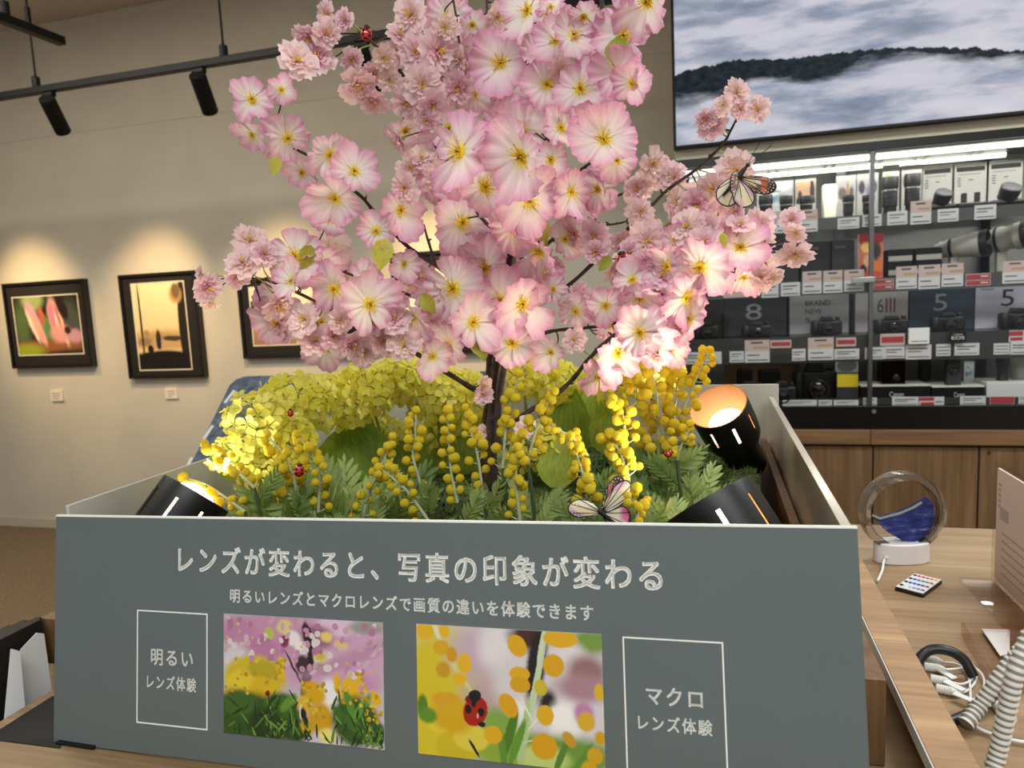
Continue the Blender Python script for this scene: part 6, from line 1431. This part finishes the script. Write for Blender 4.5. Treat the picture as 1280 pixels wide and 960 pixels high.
def plug(x0, y0, x1, y1, tail, lab):
    a = onT(x0,y0,.006); b_ = onT(x1,y1,.006); th = thing('white_plug', (a+b_)/2-Vector((0,0,.006)), lab, 'plug', 'white plugs on thin cables')
    n = 22; Q = [a.lerp(b_, k/n) for k in range(n+1)]
    MB().tube(Q, [(.0052 if k % 2 else .0046) if k < 16 else .0046-.0005*(k-16) for k in range(n+1)], 12).build('plug_body', m_rib, th)
    MB().tube(smooth_path([b_]+[onT(*q) for q in tail], 7), .0013, 7).build('thin_cable', m_white, th)
plug(1150,822,1180,828,[(1192,829,.004),(1206,836,.004),(1212,852,.004),(1214,880,.004),(1222,905,.004)],'topmost of the four white plugs beside the ledge')
plug(1155,833,1183,837,[(1196,836,.006),(1216,834,.006),(1228,844,.006),(1230,858,.006),(1222,870,.006),(1214,878,.006)],'second from the top of the four white plugs')
plug(1163,848,1190,853,[(1202,855,.004),(1214,850,.004),(1219,838,.004),(1214,828,.003)],'third from the top of the four white plugs')
plug(1170,860,1198,866,[(1208,864,.003),(1218,854,.003),(1220,842,.003),(1212,832,.002)],'lowest of the four white plugs')
for x, y, rot, lab in ((1183,842,60,'small white cable tag below the second plug'), (1193,857,50,'small white cable tag below the third plug'), (1206,872,42,'small white cable tag nearest the ribbed hose')):
    c_ = onT(x, y, .008); a_ = math.radians(rot); M = Matrix.Translation(c_) @ Matrix.Rotation(-a_,4,'Z')
    tag(MB().box((-.011,-.004,-.0008),(.011,.004,.0008),M).build('cable_tag', m_white, bevel=.0004), lab, 'cable tag', 'white tags on the thin cables')
cable([onT(1216,905,.004), onT(1226,912,.004), onT(1247,920,.004), onT(1270,926,.004), onT(1300,930,.004)], .0018, m_white, 'thin white cable lying right of the ribbed hose')
cable([onT(1228,868,.006), onT(1238,875,.006), onT(1252,888,.006), onT(1266,900,.006)], .0048, m_white, 'short thick white cable between the two ribbed hoses')
# ------------------------------------------------------------------ things at the left edge of the counter
m_rack = mat('rack_black', (24,24,25), .45)
XR_ = TXL-.045
ra = onX(-40,822,XR_); rb = onX(53,775,XR_)
zr = (onX(0,800,XR_).z+onX(62,769,XR_).z)/2
th = thing('folder_rack', (XR_, (ra.y+rb.y)/2, 0), 'row of black folders standing at the left end of the counter', 'folders')
for k in range(5):
    MB().box((XR_-.012*k-.010, ra.y, ZT-.30), (XR_-.012*k, rb.y+.01*(k % 2), zr-.003*k)).build('black_folder', m_rack, th, bevel=.001)
MB().box((XR_-.06, ra.y, 0), (XR_+.03, rb.y+.02, ZT-.30)).build('stand', m_rack, th)
def leaflet(pts, x, lab):
    Q = [onX(px, py, x+o) for px, py, o in pts]
    th = thing('folded_leaflet', sum(Q, Vector())/len(Q), lab, 'leaflet', 'white leaflets beside the black folders')
    m = MB()
    for i in range(0, len(Q)-2, 2):
        a, b_, c_, d_ = Q[i], Q[i+1], Q[i+3], Q[i+2]; n_ = Vector((.0012,.0003,0))
        m.hexa([a,b_,c_,d_]+[p+n_ for p in (a,b_,c_,d_)])
    m.build('sheet', mat('leaflet_white', (205,205,206), .6), th)
leaflet([(2,930,0),(13,811,0),(33,915,.012),(24,814,.008)], TXL-.022, 'narrow white folded leaflet nearest the left picture edge')
leaflet([(24,925,-.004),(25,812,-.004),(44,915,.004),(45,791,.002),(66,880,.010),(54,792,.008)], TXL-.03, 'wider white folded leaflet beside the wooden block')
mm = [onT(*q) for q in ((-12,926),(64,872),(150,890),(120,938))]
m = MB(); q_ = [onT(0,913),onT(66,871),onT(90,880),onT(75,936),onT(-20,924)]
n0 = len(m.v); m.v += [p+Vector((0,0,.0003)) for p in q_]+[p+Vector((0,0,.0014)) for p in q_]; k_ = len(q_)
m._f([n0+i for i in reversed(range(k_))]); m._f([n0+k_+i for i in range(k_)])
for i in range(k_): j = (i+1) % k_; m._f((n0+i,n0+j,n0+k_+j,n0+k_+i))
tag(m.build('black_mat', mat('mat_black', (30,29,28), .8), smooth=0), 'thin black mat on the counter under the left end of the grey panel', 'mat')
a = onT(66,934); b_ = onT(119,937)
tag(MB().box((a.x,a.y+.003,ZT+.0015),(b_.x,a.y+.05,ZT+.004)).build('foam_pad', m_blackmat, bevel=.0008), 'thick black pad under the left corner of the grey panel', 'pad')
